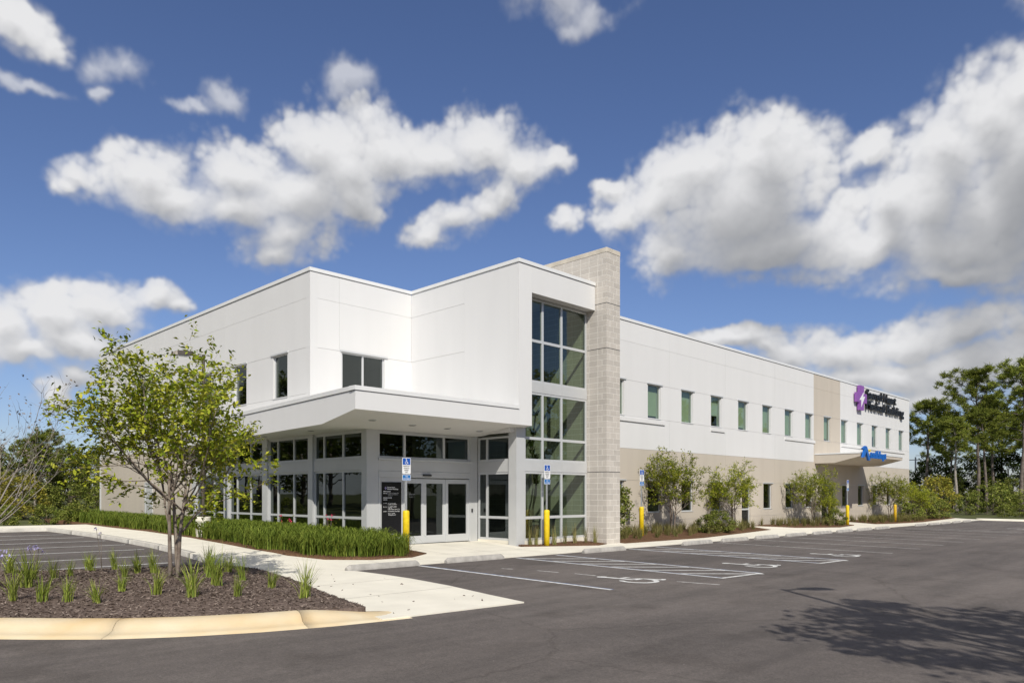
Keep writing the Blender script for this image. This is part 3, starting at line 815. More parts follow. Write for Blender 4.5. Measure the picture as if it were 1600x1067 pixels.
# side door of the front bay and glazed door pair under the far canopy
window('F', FY, 37.0, 38.0, .02, ZG1, name='service_door', glass='board', head=False, bars=(1.0,), fr=.07)
window('F', FY, 47.7, 50.0, -.12, ZG1, mull=(48.85,), bars=(), name='entrance_door', glass='glass_dark', head=False, fr=.08)
# ledges under groups of upper windows
for a, b in ((X0,29.45),(33.72,35.1),(42.3,46.6),(51.0,64.25)):
    MB().box(*face_box('F', FY, a, b, 5.03, 5.20, -.055, .05)).build('sill_band', M['white'], B, True)
# coping
def coping(axis, plane, a0, a1, z0=Z_TOP+.012, z1=Z_COP, back=.33):
    n = max(1, round((a1-a0)/3.05)); L_ = (a1-a0)/n
    for i in range(n):                                             # folded metal in lengths, a hairline apart
        MB().box(*face_box(axis, plane, a0+i*L_+.002, a0+(i+1)*L_-.002, z0, z1, -.035, back)).build('coping', M['coping'], B, True)
coping('F', FY, X0, X1+.03)
MB().box((X0, FY+.02, Z_TOP-.01), (X1, FY+.25, Z_TOP+.02)).build('coping_strip', M['dark'], B, True)

# ---- side wall
GY0, GY1 = 22.43, 44.65
GW = [23.98, 27.15, 30.32]
JG = [GY0, 29.0, 35.5, 41.0, GY1]
row('G', GX, JG, Z_J, Z_TOP, M['white']); row('G', GX, JG, Z_HEAD, Z_J, M['white'])
cuts = [GY0]
for y in GW: cuts += [y, y+1.06]
cuts += [GY1]
for i in range(0, len(cuts), 2):
    MB().box(*face_box('G', GX, cuts[i], cuts[i+1], Z_SILL+.008, Z_HEAD-.008, 0, .28)).build('wall_panel', M['white'], B, True)
row('G', GX, JG, Z_SOF, Z_SILL, M['white'])
backing('G', GX, GY0, GY1, (Z_J, Z_HEAD, Z_SILL), [(y, Z_SOF, Z_SILL-.04) for y in JG[1:-1]] + [(y, Z_HEAD+.04, Z_J-.04) for y in JG[1:-1]] + [(y, Z_J+.04, Z_TOP) for y in JG[1:-1]])
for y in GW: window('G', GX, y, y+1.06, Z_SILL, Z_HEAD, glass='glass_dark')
coping('G', GX, GY0-.035, GY1)
MB().box((GX+.02, GY0, Z_TOP-.01), (GX+.25, GY1, Z_TOP+.02)).build('coping_strip', M['dark'], B, True)
row('G', GX, [32.2, 36.0, 40.4, GY1], Z_BASE, Z_SOF, M['beige'])
window('G', GX-.03, 36.9, 37.9, .25, 2.4, name='service_door', glass='alu_panel', head=False, fr=.07, deep=-.02, dep=.05)

# ---- return wall of the upper floor beside the entrance tower
UX0, UX1 = GX, 17.26
wx0, wx1 = 14.20, 16.02
row('F', GY0, [UX0+.28, 14.1, UX1], Z_J, Z_TOP, M['white']); row('F', GY0, [UX0+.28, 14.1, UX1], Z_HEAD, Z_J, M['white'])
for a, b in ((UX0+.28, wx0),(wx1, UX1)):
    MB().box(*face_box('F', GY0, a, b, Z_SILL+.008, Z_HEAD-.008, 0, .28)).build('wall_panel', M['white'], B, True)
row('F', GY0, [UX0+.28, UX1], 4.3, Z_SILL, M['white'])
# corner post that closes the mitre
MB().box((GX+.002, GY0-.001, 4.3), (GX+.288, GY0+.28, Z_TOP)).build('corner_bead', M['white'], B, True)
backing('F', GY0, UX0+.28, UX1, (Z_J, Z_HEAD), [(14.1, Z_HEAD+.04, Z_J-.04),(14.1, Z_J+.04, Z_TOP)])
window('F', GY0, wx0, wx1, Z_SILL, Z_HEAD, mull=(15.1,), glass='glass_dark', deep=.05, fr=.06)
coping('F', GY0, UX0+.331, UX1-.002)
MB().box((GX+.03, GY0+.02, Z_TOP-.01), (UX1, GY0+.25, Z_TOP+.02)).build('coping_strip', M['dark'], B, True)

# ---- entrance tower: white box on a soffit, open to the glazing
BX0, BX1, BY = 17.26, 21.25, 16.72
def soff(y): return Z_SOF + (4.10-Z_SOF)*max(0., min(1., (18.75-y)/(18.75-BY)))
def zpoly(pts, x0, x1, name, m):
    """outline in the Y-Z plane pushed from x0 to x1"""
    return MB().extr([(x0, y, z) for y, z in pts], (x1-x0, 0, 0)).build(name, m, B, True)
zpoly([(BY,4.10),(17.15,soff(17.15)),(17.15,Z_TOP),(BY,Z_TOP)], BX0, 17.88, 'wall_panel', M['white'])
zpoly([(17.152,soff(17.152)),(18.75,Z_SOF),(19.4,Z_SOF),(19.4,Z_TOP),(17.152,Z_TOP)], BX0, BX0+.26, 'wall_panel', M['white'])
for z0, z1 in ((4.3,Z_HEAD-.006),(Z_HEAD+.006,Z_J-.006),(Z_J+.006,Z_TOP)):
    MB().box((BX0, 19.402, z0), (BX0+.26, GY0, z1)).build('wall_panel', M['white'], B, True)
MB().box((BX0+.012, 19.42, Z_HEAD-.03), (BX0+.2, GY0, Z_HEAD+.03)).box((BX0+.012, 19.42, Z_J-.03), (BX0+.2, GY0, Z_J+.03)).build('joint_sealant', M['joint'], B, True)
MB().box((17.882, BY, Z_J), (BX1, 17.16, Z_TOP)).build('wall_panel', M['white'], B, True)
MB().box((BX0-.035, BY-.035, Z_TOP+.012), (BX1, 17.2, Z_COP)).box((BX0-.035, 17.2, Z_TOP+.012), (BX0+.3, GY0-.037, Z_COP)).build('coping', M['coping'], B, True)
MB().box((BX0+.02, BY+.02, Z_TOP-.004), (BX1, 17.1, Z_TOP+.016)).box((BX0+.02, 17.1, Z_TOP-.004), (BX0+.25, GY0, Z_TOP+.016)).build('coping_strip', M['dark'], B, True)

# tower glazing
TY, TX0, TX1 = 17.10, 17.90, 21.24
def tower(z0, z1, bars, g):
    return window('F', TY-.07, TX0, TX1, z0, z1, mull=(18.83, 19.83), bars=bars, glass=g, head=False, fr=.075, name='curtain_wall')
tower(.26, 2.60, (1.03,), 'glass'); tower(2.96, 5.30, (3.73,), 'glass'); tower(5.64, 8.50, (7.06,), 'glass')
for z0, z1 in ((2.602,2.958),(5.302,5.638)):
    MB().box((TX0, TY-.015, z0), (18.83, TY+.09, z1)).box((18.838, TY-.015, z0), (19.83, TY+.09, z1)).box((19.838, TY-.015, z0), (TX1, TY+.09, z1)).build('spandrel', M['alu_panel'], B, True)
MB().box((17.902, TY-.03, -.1), (TX1, TY+.1, .258)).build('kerb_wall', M['concrete'], B, True)
# corner column between tower glazing and return wall
MB().box((17.50, TY-.03, -.1), (17.90, TY+.34, 4.05)).build('column', M['alu_panel'], B, True)
# return wall, faces the walk
RX = 17.60
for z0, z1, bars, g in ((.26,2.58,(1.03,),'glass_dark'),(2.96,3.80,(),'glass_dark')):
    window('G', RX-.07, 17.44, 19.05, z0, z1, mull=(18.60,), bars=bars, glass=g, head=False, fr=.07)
MB().box((RX-.015, 17.44, 2.582), (RX+.09, 19.05, 2.958)).build('spandrel', M['alu_panel'], B, True)
MB().box((RX-.02, 17.44, -.1), (RX+.1, 19.05, .258)).build('kerb_wall', M['concrete'], B, True)

# ---- entrance front
DY = FY
MB().box((12.96, 19.08, 0), (13.40, 19.36, 3.86)).build('column', M['alu_panel'], B, True)
MB().box((17.25, DY, .1), (17.60, DY+.2, 3.86)).build('column', M['alu_panel'], B, True)
window('F', DY-.03, 13.40, 17.25, 2.96, 3.80, mull=(14.44,16.09), glass='glass_dark', head=False, fr=.07)
MB().box((13.402, DY, 2.56), (17.248, DY+.12, 2.958)).build('spandrel', M['alu_panel'], B, True)
MB().box((13.402, DY-.012, 2.36), (17.248, DY+.12, 2.556)).build('door_header', M['alu_panel'], B, True)
MB().box((13.38, DY-.05, 2.90), (17.3, DY+.01, 2.957)).build('sill', M['alu'], B, True)
sens = MB().cbox((15.13, DY-.075, 2.42), (15.48, DY-.013, 2.48), .012).build('door_sensor', M['dark'], B, True)
for z0, z1, nm in ((3.802, 3.9, 'soffit_trim'),):
    MB().box((13.40, DY, z0), (17.25, DY+.1, z1)).build(nm, M['alu_panel'], B, True)
def leaf_door(x0, x1, dy, nm, g='glass_dark', st=.11, bot=.25, z0=.215, z1=2.33):
    mb = MB(); y0, y1 = DY+dy, DY+dy+.05
    mb.box((x0,y0,z0),(x0+st,y1,z1)).box((x1-st,y0,z0),(x1,y1,z1)).box((x0+st,y0,z0),(x1-st,y1,z0+bot)).box((x0+st,y0,z1-.15),(x1-st,y1,z1))
    f = mb.build(nm, M['alu'], B, True)
    p = MB(); m = (y0+y1)/2
    p._add([(x0+st,m,z0+bot),(x1-st,m,z0+bot),(x1-st,m,z1-.15),(x0+st,m,z1-.15)], [(0,1,2,3)])
    p.build('pane', M[g], f, True); return f
for x in (13.402, 14.36, 17.20): MB().box((x, DY-.01, .2), (x+.05, DY+.11, 2.358)).build('door_jamb', M['alu'], B, True)
leaf_door(14.41, 15.22, .02, 'sidelight')
leaf_door(15.225, 16.15, .045, 'sliding_door'); leaf_door(16.15, 17.198, .02, 'sliding_door')
MB().box((17.30, DY-.03, 1.2), (17.36, DY-.002, 1.32)).build('push_button', M['dark'], B, True)
MB().box((13.05, DY-.10, .62), (13.13, DY-.002, .74)).box((13.07, DY-.16, .66), (13.11, DY-.10, .70)).build('hose_tap', M['coping'], B, True)
MB().box((13.453, DY+.02, .2), (14.36, DY+.06, 2.358)).build('door_jamb', M['alu_panel'], B, True)

# ---- glazed side front
bays = [(19.36,22.20),(22.50,25.40),(25.78,28.68),(29.06,31.9)]
for y0, y1 in bays:
    m = (y0+1.10, y0+2.25)
    window('G', GX-.03, y0, y1, .26, 2.58, mull=m, bars=(1.08,), glass='glass_dark', head=False, fr=.06, name='storefront')
    window('G', GX-.03, y0, y1, 2.96, 3.80, mull=m, glass='glass_dark', head=False, fr=.06, name='storefront')
    MB().box((GX, y0, 2.582), (GX+.12, y1, 2.958)).build('spandrel', M['alu_panel'], B, True)
    MB().box((GX-.01, y0, -.1), (GX+.14, y1, .258)).build('kerb_wall', M['concrete'], B, True)
    MB().box((GX, y0, 3.802), (GX+.1, y1, 3.9)).build('soffit_trim', M['alu_panel'], B, True)
for a, b in ((22.20,22.50),(25.40,25.78),(28.68,29.06),(31.9,32.2)):
    MB().box((GX-.05, a, -.1), (GX+.2, b, 3.86)).build('column', M['alu_panel'], B, True)

# ---- entrance canopy: tapers in plan along the side and upwards at its lip
def cx_(y): return 11.0 + (y-BY)*(12.96-11.0)/(36.5-BY)
def canopy_piece(ys, x1f, name):
    V, F = [], []
    for y in ys:
        x0 = cx_(y); x1 = x1f(y); b = soff(y)
        V += [(x0,y,b),(x1,y,b),(x1,y,4.60),(x0,y,4.60)]
    for i in range(len(ys)-1):
        o = i*4
        for j in range(4):
            k = (j+1) % 4
            F.append((o+j, o+k, o+4+k, o+4+j))
    F.append((0,3,2,1)); e = (len(ys)-1)*4; F.append((e,e+1,e+2,e+3))
    me = bpy.data.meshes.new(name); me.from_pydata(V, [], F); me.update()
    bm = bmesh.new(); bm.from_mesh(me); bmesh.ops.recalc_face_normals(bm, faces=bm.faces); bm.to_mesh(me); bm.free()
    return link(name, me, M['white'], B, True)
can = canopy_piece([BY, 18.75, 19.078], lambda y: 17.258, 'canopy')
canopy_piece([19.08, 24, 30, 36.45], lambda y: 12.958, 'canopy')
MB().box((17.262, 17.16, 3.90), (17.6, 19.08, 4.15)).build('soffit_trim', M['white'], B, True)
MB().box((12.96, 19.36, 3.9), (17.258, GY0, 4.60)).build('low_roof', M['coping'], B, True)
def coping_line(pts, name):
    mb = MB()
    for (xa, ya), (xb, yb) in zip(pts[:-1], pts[1:]):
        d = Vector((xb-xa, yb-ya, 0)).normalized(); n = Vector((d.y, -d.x, 0))
        o = [Vector((xa,ya,0))+n*.03, Vector((xb,yb,0))+n*.03, Vector((xb,yb,0))-n*.25, Vector((xa,ya,0))-n*.25]
        mb.prism([(p.x, p.y) for p in o], 4.612, 4.73)
    return mb.build(name, M['coping'], B, True)
coping_line([(10.97,BY),(17.257,BY)], 'coping'); coping_line([(12.95,36.4),(cx_(BY)+.002,BY+.002)], 'coping')
MB().prism([(11.03,BY+.02),(17.25,BY+.02),(17.25,BY+.2),(11.2,BY+.2)], 4.58, 4.615).prism([(cx_(16.95)+.02,16.95),(cx_(16.95)+.2,16.95),(12.94,36.2),(12.92,36.2)], 4.58, 4.615).build('coping_strip', M['dark'], B, True)
def downlight(x, y):
    z = soff(y)
    mb = MB(); mb.lathe((x, y, z), [(.10,-.012),(.125,-.012),(.13,-.004),(.13,.02)], 20)
    f = mb.build('downlight', M['alu'], B, True)
    MB().lathe((x, y, z), [(.0,-.016),(.095,-.016),(.095,-.006)], 20).build('lens', M['dark'], f, True)
for x, y in ((12.27,17.79),(13.88,18.0),(15.32,18.05),(16.72,18.05),(12.1,20.9),(12.2,24.2)): downlight(x, y)

# ---- far canopy over the second entrance
CX0, CX1, CYF = 46.6, 54.6, 16.34
mb = MB(); mb.extr([(CX0,CYF,4.13),(CX0,17.84,3.76),(CX0,19.078,3.76),(CX0,19.078,4.30),(CX0,CYF,4.30)], (CX1-CX0,0,0))
mb.build('canopy', M['beige'], B, True)
MB().box((CX0-.03,CYF-.03,4.305), (CX1+.03,19.078,4.38)).build('coping', M['coping'], B, True)

# ---- concrete block pier and the wall it grows from
PX0, PX1, PY0, PY1 = 21.26, 22.065, 16.19, 23.6
PIER = MB().box((PX0+.003,PY0+.003,-.3),(PX1-.003,PY1,10.56)).build('block_pier', M['mortar'], B, True)
CH, CL = .2032, .4064; jt = .015
def block_mesh(lx, ly):
    mb = MB(); c = .003
    return MB().cbox((0,0,0),(lx-jt, ly, CH-jt), c).mesh('block')
BM = {}
def block(x, y, z, lx, ly):
    key = (round(lx,3), round(ly,3))
    if key not in BM: BM[key] = block_mesh(lx, ly)
    o = link('block', BM[key], M['block'], PIER)
    o.location = (x, y, z); o.matrix_parent_inverse = Matrix.Translation(-world_at(PIER))
    return o
PIER_REST = MB()
n_courses = 52
JOINT_Z = (2.64, 7.12, 8.75)
ndone = 0
for c in range(n_courses):
    z = c*CH
    hj = .0
    even = c % 2 == 0
    # face to the car park, two blocks wide
    if even:
        block(PX0, PY0, z, CL, .20); block(PX0+CL-.003, PY0, z, CL+.003, .20)
        ys = PY0+.20+jt
        first = .2032
    else:
        block(PX0, PY0, z, .2032, CL-jt); block(PX0+.2032, PY0, z, CL, .20); block(PX0+.2032+CL-.003, PY0, z, .2032, CL-jt)
        ys = PY0+CL
        first = CL
    # face to the glazing
    y = ys
    step = CL
    lim = 17.05 if z < 9.2 else PY1
    k = 0
    while y < PY1-.05:
        L_ = (.2032 if (even and k == 0) else CL)
        L_ = min(L_, PY1-y)
        if y < lim and ndone < 175:
            o = block(PX0, y, z, .19, L_-jt); ndone += 1
        else:
            PIER_REST.box((PX0+.0, y, z), (PX0+.19, y+L_-jt, z+CH-jt))
        y += L_; k += 1
rest = PIER_REST.build('block_courses', M['block'], PIER, True)
rest['kind'] = 'stuff'
MB().cbox((PX0-.01,PY0-.01,n_courses*CH), (PX1+.01,PY1,10.73), .012).build('pier_cap', M['capstone'], B, True)
for z in JOINT_Z:
    zc = round(z/CH)*CH - jt
    MB().box((PX0-.0015,PY0-.0015,zc-.004), (PX1+.0015,TY-.02 if z < 8 else BY,zc+jt+.004)).build('control_joint', M['dark'], PIER, True)

# ---- floors, roof, back of the house and rooms behind the glass
def inner(name, a, b, m): return MB().box(a, b).build(name, M[m], B, True)
inner('floor_slab', (13.1,19.2,.05), (65.3,44.5,.2), 'floor_in'); inner('floor_slab', (17.7,17.2,.05), (21.2,19.2,.2), 'floor_in')
inner('upper_floor', (22.1,19.4,4.1), (65.3,44.5,4.5), 'interior'); inner('upper_floor', (13.3,22.75,4.1), (22.0,44.5,4.5), 'interior')
inner('ceiling', (13.1,19.25,3.88), (17.6,22.7,3.895), 'interior')
inner('ceiling', (22.1,19.4,3.3), (65.3,26,3.32), 'interior'); inner('ceiling', (13.2,22.75,3.88), (17.5,32,3.9), 'interior')
inner('roof', (13.2,22.72,9.0), (65.3,44.6,9.15), 'coping'); inner('roof', (22.0,19.3,9.0), (65.3,22.715,9.15), 'coping'); inner('roof', (17.5,17.16,9.0), (21.26,22.72,9.15), 'coping')
inner('end_wall', (65.17,19.36,-.5), (65.45,44.65,9.5), 'white'); inner('back_wall', (12.96,44.652,-.5), (65.45,44.93,9.5), 'white')
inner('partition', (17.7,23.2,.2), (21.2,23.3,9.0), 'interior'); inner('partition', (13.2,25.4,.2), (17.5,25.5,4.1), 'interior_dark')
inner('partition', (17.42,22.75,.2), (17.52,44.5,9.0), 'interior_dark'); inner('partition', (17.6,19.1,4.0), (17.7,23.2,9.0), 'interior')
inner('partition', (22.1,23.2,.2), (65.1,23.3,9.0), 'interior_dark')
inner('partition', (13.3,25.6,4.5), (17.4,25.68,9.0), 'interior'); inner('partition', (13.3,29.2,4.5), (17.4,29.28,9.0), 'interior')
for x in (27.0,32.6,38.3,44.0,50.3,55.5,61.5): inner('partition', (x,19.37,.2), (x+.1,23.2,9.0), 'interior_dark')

# ------------------------------------------------------------------ writing
def text_mesh(body, size=1., depth=.0, bold=0., space=1.0, width=None, align='LEFT', line=1.0):
    cu = bpy.data.curves.new('lettering', 'FONT'); cu.body = body; cu.size = size; cu.extrude = depth
    cu.offset = bold; cu.space_character = space; cu.align_x = align; cu.space_line = line; cu.resolution_u = 3
    o = bpy.data.objects.new('lettering', cu); COL.objects.link(o)
    bpy.context.view_layer.update()
    me = bpy.data.meshes.new_from_object(o.evaluated_get(bpy.context.evaluated_depsgraph_get()))
    bpy.data.objects.remove(o); bpy.data.curves.remove(cu)
    if width:
        xs = [v.co.x for v in me.vertices]; k = width/(max(xs)-min(xs)); x0 = min(xs)
        for v in me.vertices: v.co.x = (v.co.x-x0)*k
    return me
def wall_text(name, me, x, y, z, m, parent):
    """lettering that faces -Y"""
    for v in me.vertices: v.co = (x+v.co.x, y-v.co.z, z+v.co.y)
    me.materials.clear()
    return link(name, me, m, parent, True)

# big sign on the far end of the front wall
S = thing('building_sign', (58.5, FY, 7.8), 'black lettering with purple cross high on the far end of the white front wall', 'sign')
yy = FY-.13
wall_text('lettering', text_mesh('Sacred Heart', .88, .06, .014, width=6.4), 55.3, yy, 8.72, M['black'], S)['kind'] = 'stuff'
wall_text('lettering', text_mesh('Medical Building', .88, .06, .014, width=8.25), 55.3, yy, 7.93, M['black'], S)['kind'] = 'stuff'
mb = MB()
def cross_poly(cx, cz, w, h, t, tz): return [(cx-t,cz-h),(cx+t,cz-h),(cx+t,cz-tz),(cx+w,cz-tz),(cx+w,cz+tz),(cx+t,cz+tz),(cx+t,cz+h),(cx-t,cz+h),(cx-t,cz+tz),(cx-w,cz+tz),(cx-w,cz-tz),(cx-t,cz-tz)]
mb.extr([(x, FY-.26, z) for x, z in cross_poly(54.12, 8.58, .95, .86, .40, .33)], (0,.18,0))
mb.build('cross_emblem', M['purple'], S, True)
mb = MB(); mb.extr([(x, FY-.275, z) for x, z in ((54.42,9.0),(53.62,8.40),(53.98,8.42),(53.96,7.92),(54.68,8.72),(54.30,8.66))], (0,.012,0))
mb.build('flame_emblem', M['sign_white'], S, True)
MB().box((54.0,FY-.08,8.2),(54.2,FY,9.2)).box((55.4,FY-.07,8.9),(61.6,FY-.001,8.93)).box((55.4,FY-.07,8.1),(63.4,FY-.001,8.13)).build('mounting_rail', M['white'], S, True)

# blue lettering that stands on the lip of the far canopy
S2 = thing('canopy_sign', (50.4, CYF-.1, 4.3), 'blue raised letters with yellow mark along the edge of the far canopy', 'sign')
yb = CYF-.12
def se(pts, x0, k): return [(x0+(x-47.05)*k, yb-.10, 4.02+(z-4.02)*.72+.02) for x, z in pts]
mb = MB(); mb.extr(se(((47.05,4.02),(47.75,5.02),(48.15,4.95),(49.05,3.86),(48.6,3.80),(47.95,4.55),(47.5,4.05)), 46.55, .62), (0,.12,0))
mb.extr(se(((47.0,4.78),(47.62,4.98),(47.72,4.86),(47.1,4.68)), 46.55, .62), (0,.12,0))
mb.build('emblem', M['letter_blue'], S2, True)
mb = MB(); mb.extr([(47.78+.11*math.cos(2*math.pi*i/14), yb-.09, 4.50+.08*math.sin(2*math.pi*i/14)) for i in range(14)], (0,.08,0)); mb.build('emblem_dot', M['letter_yellow'], S2, True)
x = 48.0
for k, (w, z0, z1) in enumerate(((.34,4.05,4.4),(.34,4.05,4.4),(.13,4.05,4.48),(.36,4.05,4.55),(.13,4.05,4.55),(.32,4.05,4.36),(.32,3.92,4.36),(.12,4.05,4.40))):
    mb = MB(); mb.box((x, yb-.10, z0), (x+.10, yb, z1))                # an upright and a bowl each
    if w > .3:
        mb.box((x+.10, yb-.10, 4.26), (x+w, yb, 4.36)); mb.box((x+w-.09, yb-.10, 4.05), (x+w, yb, 4.26))
    mb.build('letter', M['letter_blue'], S2, True)
    x += w+.09
MB().box((46.7,yb,4.14),(x,yb+.10,4.2)).build('mounting_rail', M['dark'], S2, True)

# directory beside the entrance doors
D = thing('directory_sign', (13.9, DY-.01, .48), 'black directory board with white lettering left of the glass entrance doors', 'sign')
MB().box((13.53,DY+.0,.47),(14.28,DY+.018,2.21)).build('board', M['board'], D, True)
yd = DY-.002
def dl(txt, x, z, h, w, m='sign_white', b=.002):
    wall_text('lettering', text_mesh(txt, h*1.35, .001, b, width=w), x, yd, z, M[m], D)
dl('Sacred Heart', 13.73, 2.03, .036, .30); dl('Medical Building', 13.73, 1.975, .036, .42)
def strokes(x, z, h, w, seed, m='sign_white', y=None):
    # a line of lettering too small to read: letter-sized strokes with word gaps
    r = random.Random(seed); mb = MB(); q = x; y = yd if y is None else y
    while q < x+w-.012:
        if r.random() < .16: q += h*.5; continue
        k = h*r.choice((.35,.5,.6)); t = h*r.choice((.72,.72,1.0))
        mb.box((q, y-.001, z), (q+h*.16, y, z+t)); mb.box((q+h*.16, y-.001, z+t-h*.2), (q+k, y, z+t))
        q += k+h*.14
    o = mb.build('lettering', M[m], D, True); o['kind'] = 'stuff'
mb = MB(); mb.extr([(x, yd, z) for x, z in cross_poly(13.67, 2.02, .038, .045, .016, .016)], (0,.001,0)); mb.build('cross_emblem', M['petal_mauve'], D, True)
dl('FIRST FLOOR', 13.58, 1.90, .030, .28); dl('SUITE 100', 13.58, 1.845, .028, .15); strokes(13.76, 1.845, .028, .42, 1); strokes(13.76, 1.805, .022, .40, 2); strokes(13.76, 1.77, .022, .18, 3)
dl('SECOND FLOOR', 13.58, 1.70, .030, .33); dl('SUITE 200', 13.58, 1.64, .028, .15)
strokes(13.58, 1.53, .028, .15, 4); strokes(13.76, 1.53, .026, .30, 5); strokes(13.76, 1.49, .024, .36, 6)
strokes(13.58, 1.415, .032, .15, 7); strokes(13.76, 1.415, .032, .34, 8); strokes(13.76, 1.375, .028, .16, 9); strokes(13.76, 1.335, .030, .46, 10)
strokes(13.58, 1.27, .032, .15, 11); strokes(13.76, 1.27, .032, .46, 12)
strokes(13.77, 1.20, .030, .27, 13); strokes(13.76, 1.155, .030, .31, 14)
strokes(13.79, .55, .034, .22, 15)
# small notice on the sidelight
strokes(14.60, 1.80, .05, .26, 91, 'steel', DY+.03); strokes(14.61, 1.72, .04, .24, 92, 'steel', DY+.03)

# ------------------------------------------------------------------ bollards and parking signs
def bollard(x, y, label, sign=True, m='yellow', h=1.22, lean=0):
    z = gz(x, y) + (.05 if y > 16 else .02)
    if walk_z(x, y) > z: z = walk_z(x, y)
    t = thing('sign_bollard' if sign else 'bollard', (x, y, z), label, 'bollard', 'yellow bollards along the front')
    MB().lathe((0,0,0), [(.098,-.15),(.098,h-.06),(.093,h-.028),(.078,h-.008),(.04,h),(.0,h+.002)], 24).build('sleeve', M[m], t, smooth=True)
    if sign:
        zt = 2.74
        MB().box((-.024,-.015,h-.05),(.024,.015,zt)).box((-.034,-.002,h-.05),(-.024,.012,zt)).box((.024,-.002,h-.05),(.034,.012,zt)).build('post', M['steel'], t)
        def plate(z0, z1, w, m1, nm):
            mb = MB(); c = .02
            mb.extr([(px, -.022, pz) for px, pz in ((-w+c,z0),(w-c,z0),(w,z0+c),(w,z1-c),(w-c,z1),(-w+c,z1),(-w,z1-c),(-w,z0+c))], (0,.004,0))
            return mb.build(nm, M[m1], t)
        p = plate(2.28, 2.75, .152, 'sign_white', 'sign_plate')
        mb = MB(); mb.extr([(px, -.0245, pz) for px, pz in ((-.135,2.545),(.135,2.545),(.135,2.735),(-.135,2.735))], (0,.002,0)); mb.build('blue_field', M['sign_blue'], p)
        mb = MB()
        for i, poly in enumerate(wheelchair(.165)):
            mb._add([(px, -.0262-.0001*(i % 4), 2.64+pz) for px, pz in poly], [tuple(range(len(poly)))])
        mb.build('wheelchair_symbol', M['sign_white'], p)
        def st(txt, zz, h_, w, mm, par):
            me = text_mesh(txt, h_*1.35, .0008, .0006, width=w)
            for v in me.vertices: v.co = (-w/2+v.co.x, -.024-v.co.z, zz+v.co.y)
            me.materials.clear(); link('lettering', me, M[mm], par)
        st('PARKING BY', 2.485, .036, .23, 'black', p); st('DISABLED', 2.425, .036, .20, 'black', p); st('PERMIT', 2.365, .036, .15, 'black', p); st('ONLY', 2.31, .034, .10, 'black', p)
        q = plate(2.085, 2.262, .152, 'sign_white', 'sign_plate')
        mb = MB(); mb.extr([(px, -.0245, pz) for px, pz in ((-.138,2.098),(.138,2.098),(.138,2.249),(-.138,2.249))], (0,.002,0)); mb.build('blue_field', M['sign_blue2'], q)
        st('VAN', 2.185, .042, .10, 'sign_white', q); st('ACCESSIBLE', 2.118, .042, .24, 'sign_white', q)
    return t
bollard(13.08, 17.25, 'yellow bollard with accessible parking sign beside the lily hedge and directory')
bollard(18.62, 16.72, 'yellow bollard with accessible parking sign in front of the tall glass tower')
bollard(25.40, 17.55, 'yellow bollard with accessible parking sign just right of the block pier')
bollard(46.30, 16.95, 'yellow bollard with accessible parking sign beneath the far canopy')
bollard(55.05, 16.95, 'amber yellow bollard without sign near the far end of the front bed', sign=False, m='amber')

# ------------------------------------------------------------------ wheel stops
ORD = 'first second third fourth fifth sixth seventh eighth ninth tenth eleventh twelfth thirteenth fourteenth fifteenth sixteenth seventeenth eighteenth nineteenth twentieth'.split()
for _t, _w in (('twenty','thirtieth'),('thirty','fortieth'),('forty','fiftieth')): ORD += [_t+'-'+q for q in ORD[:9]] + [_w]
def stop_mesh(L=2.1):
    P = []
    prof = [(-.085,0),(.085,0),(.075,.05),(.045,.125),(.025,.135),(-.025,.135),(-.045,.125),(-.075,.05)]
    V, F = [], []; n = len(prof)
    for x, k in ((-L/2,.0),(-L/2+.09,1),(L/2-.09,1),(L/2,.0)):
        for y, z in prof: V.append((x, y*(1 if k else .9), z*(1 if k else .55)))
    for i in range(3):
        for j in range(n):
            F.append((i*n+j, (i+1)*n+j, (i+1)*n+(j+1)%n, i*n+(j+1)%n))
    F.append(tuple(range(n))); F.append(tuple(3*n+j for j in range(n-1,-1,-1)))
    me = bpy.data.meshes.new('wheel_stop'); me.from_pydata(V, [], F); me.update(); me.materials.append(M['stop']); return me
SM = stop_mesh()
rs = random.Random(3)
for i, x in enumerate((10.45,13.45,18.75,24.35,27.25,30.15,33.05,36.0,38.85,41.65,44.5,51.6,54.4,57.2,60.0,62.8)):
    y = (14.68 if i < 2 else 14.36) + rs.uniform(-.03,.03)
    o = link('wheel_stop', SM); o.location = (x, y, gz(x, y)+.001); o.rotation_euler = (rad(.5), -.0058*-1*0 + .0058, rad(rs.uniform(-1.2,1.2)))
    lab = 'concrete wheel stop, ' + ORD[i] + ' from the left along the front walk'
    if i == 1: lab = 'grey concrete wheel stop directly before the entrance apron and doors'
    tag(o, lab, 'wheel stop', 'concrete wheel stops along the front walk')

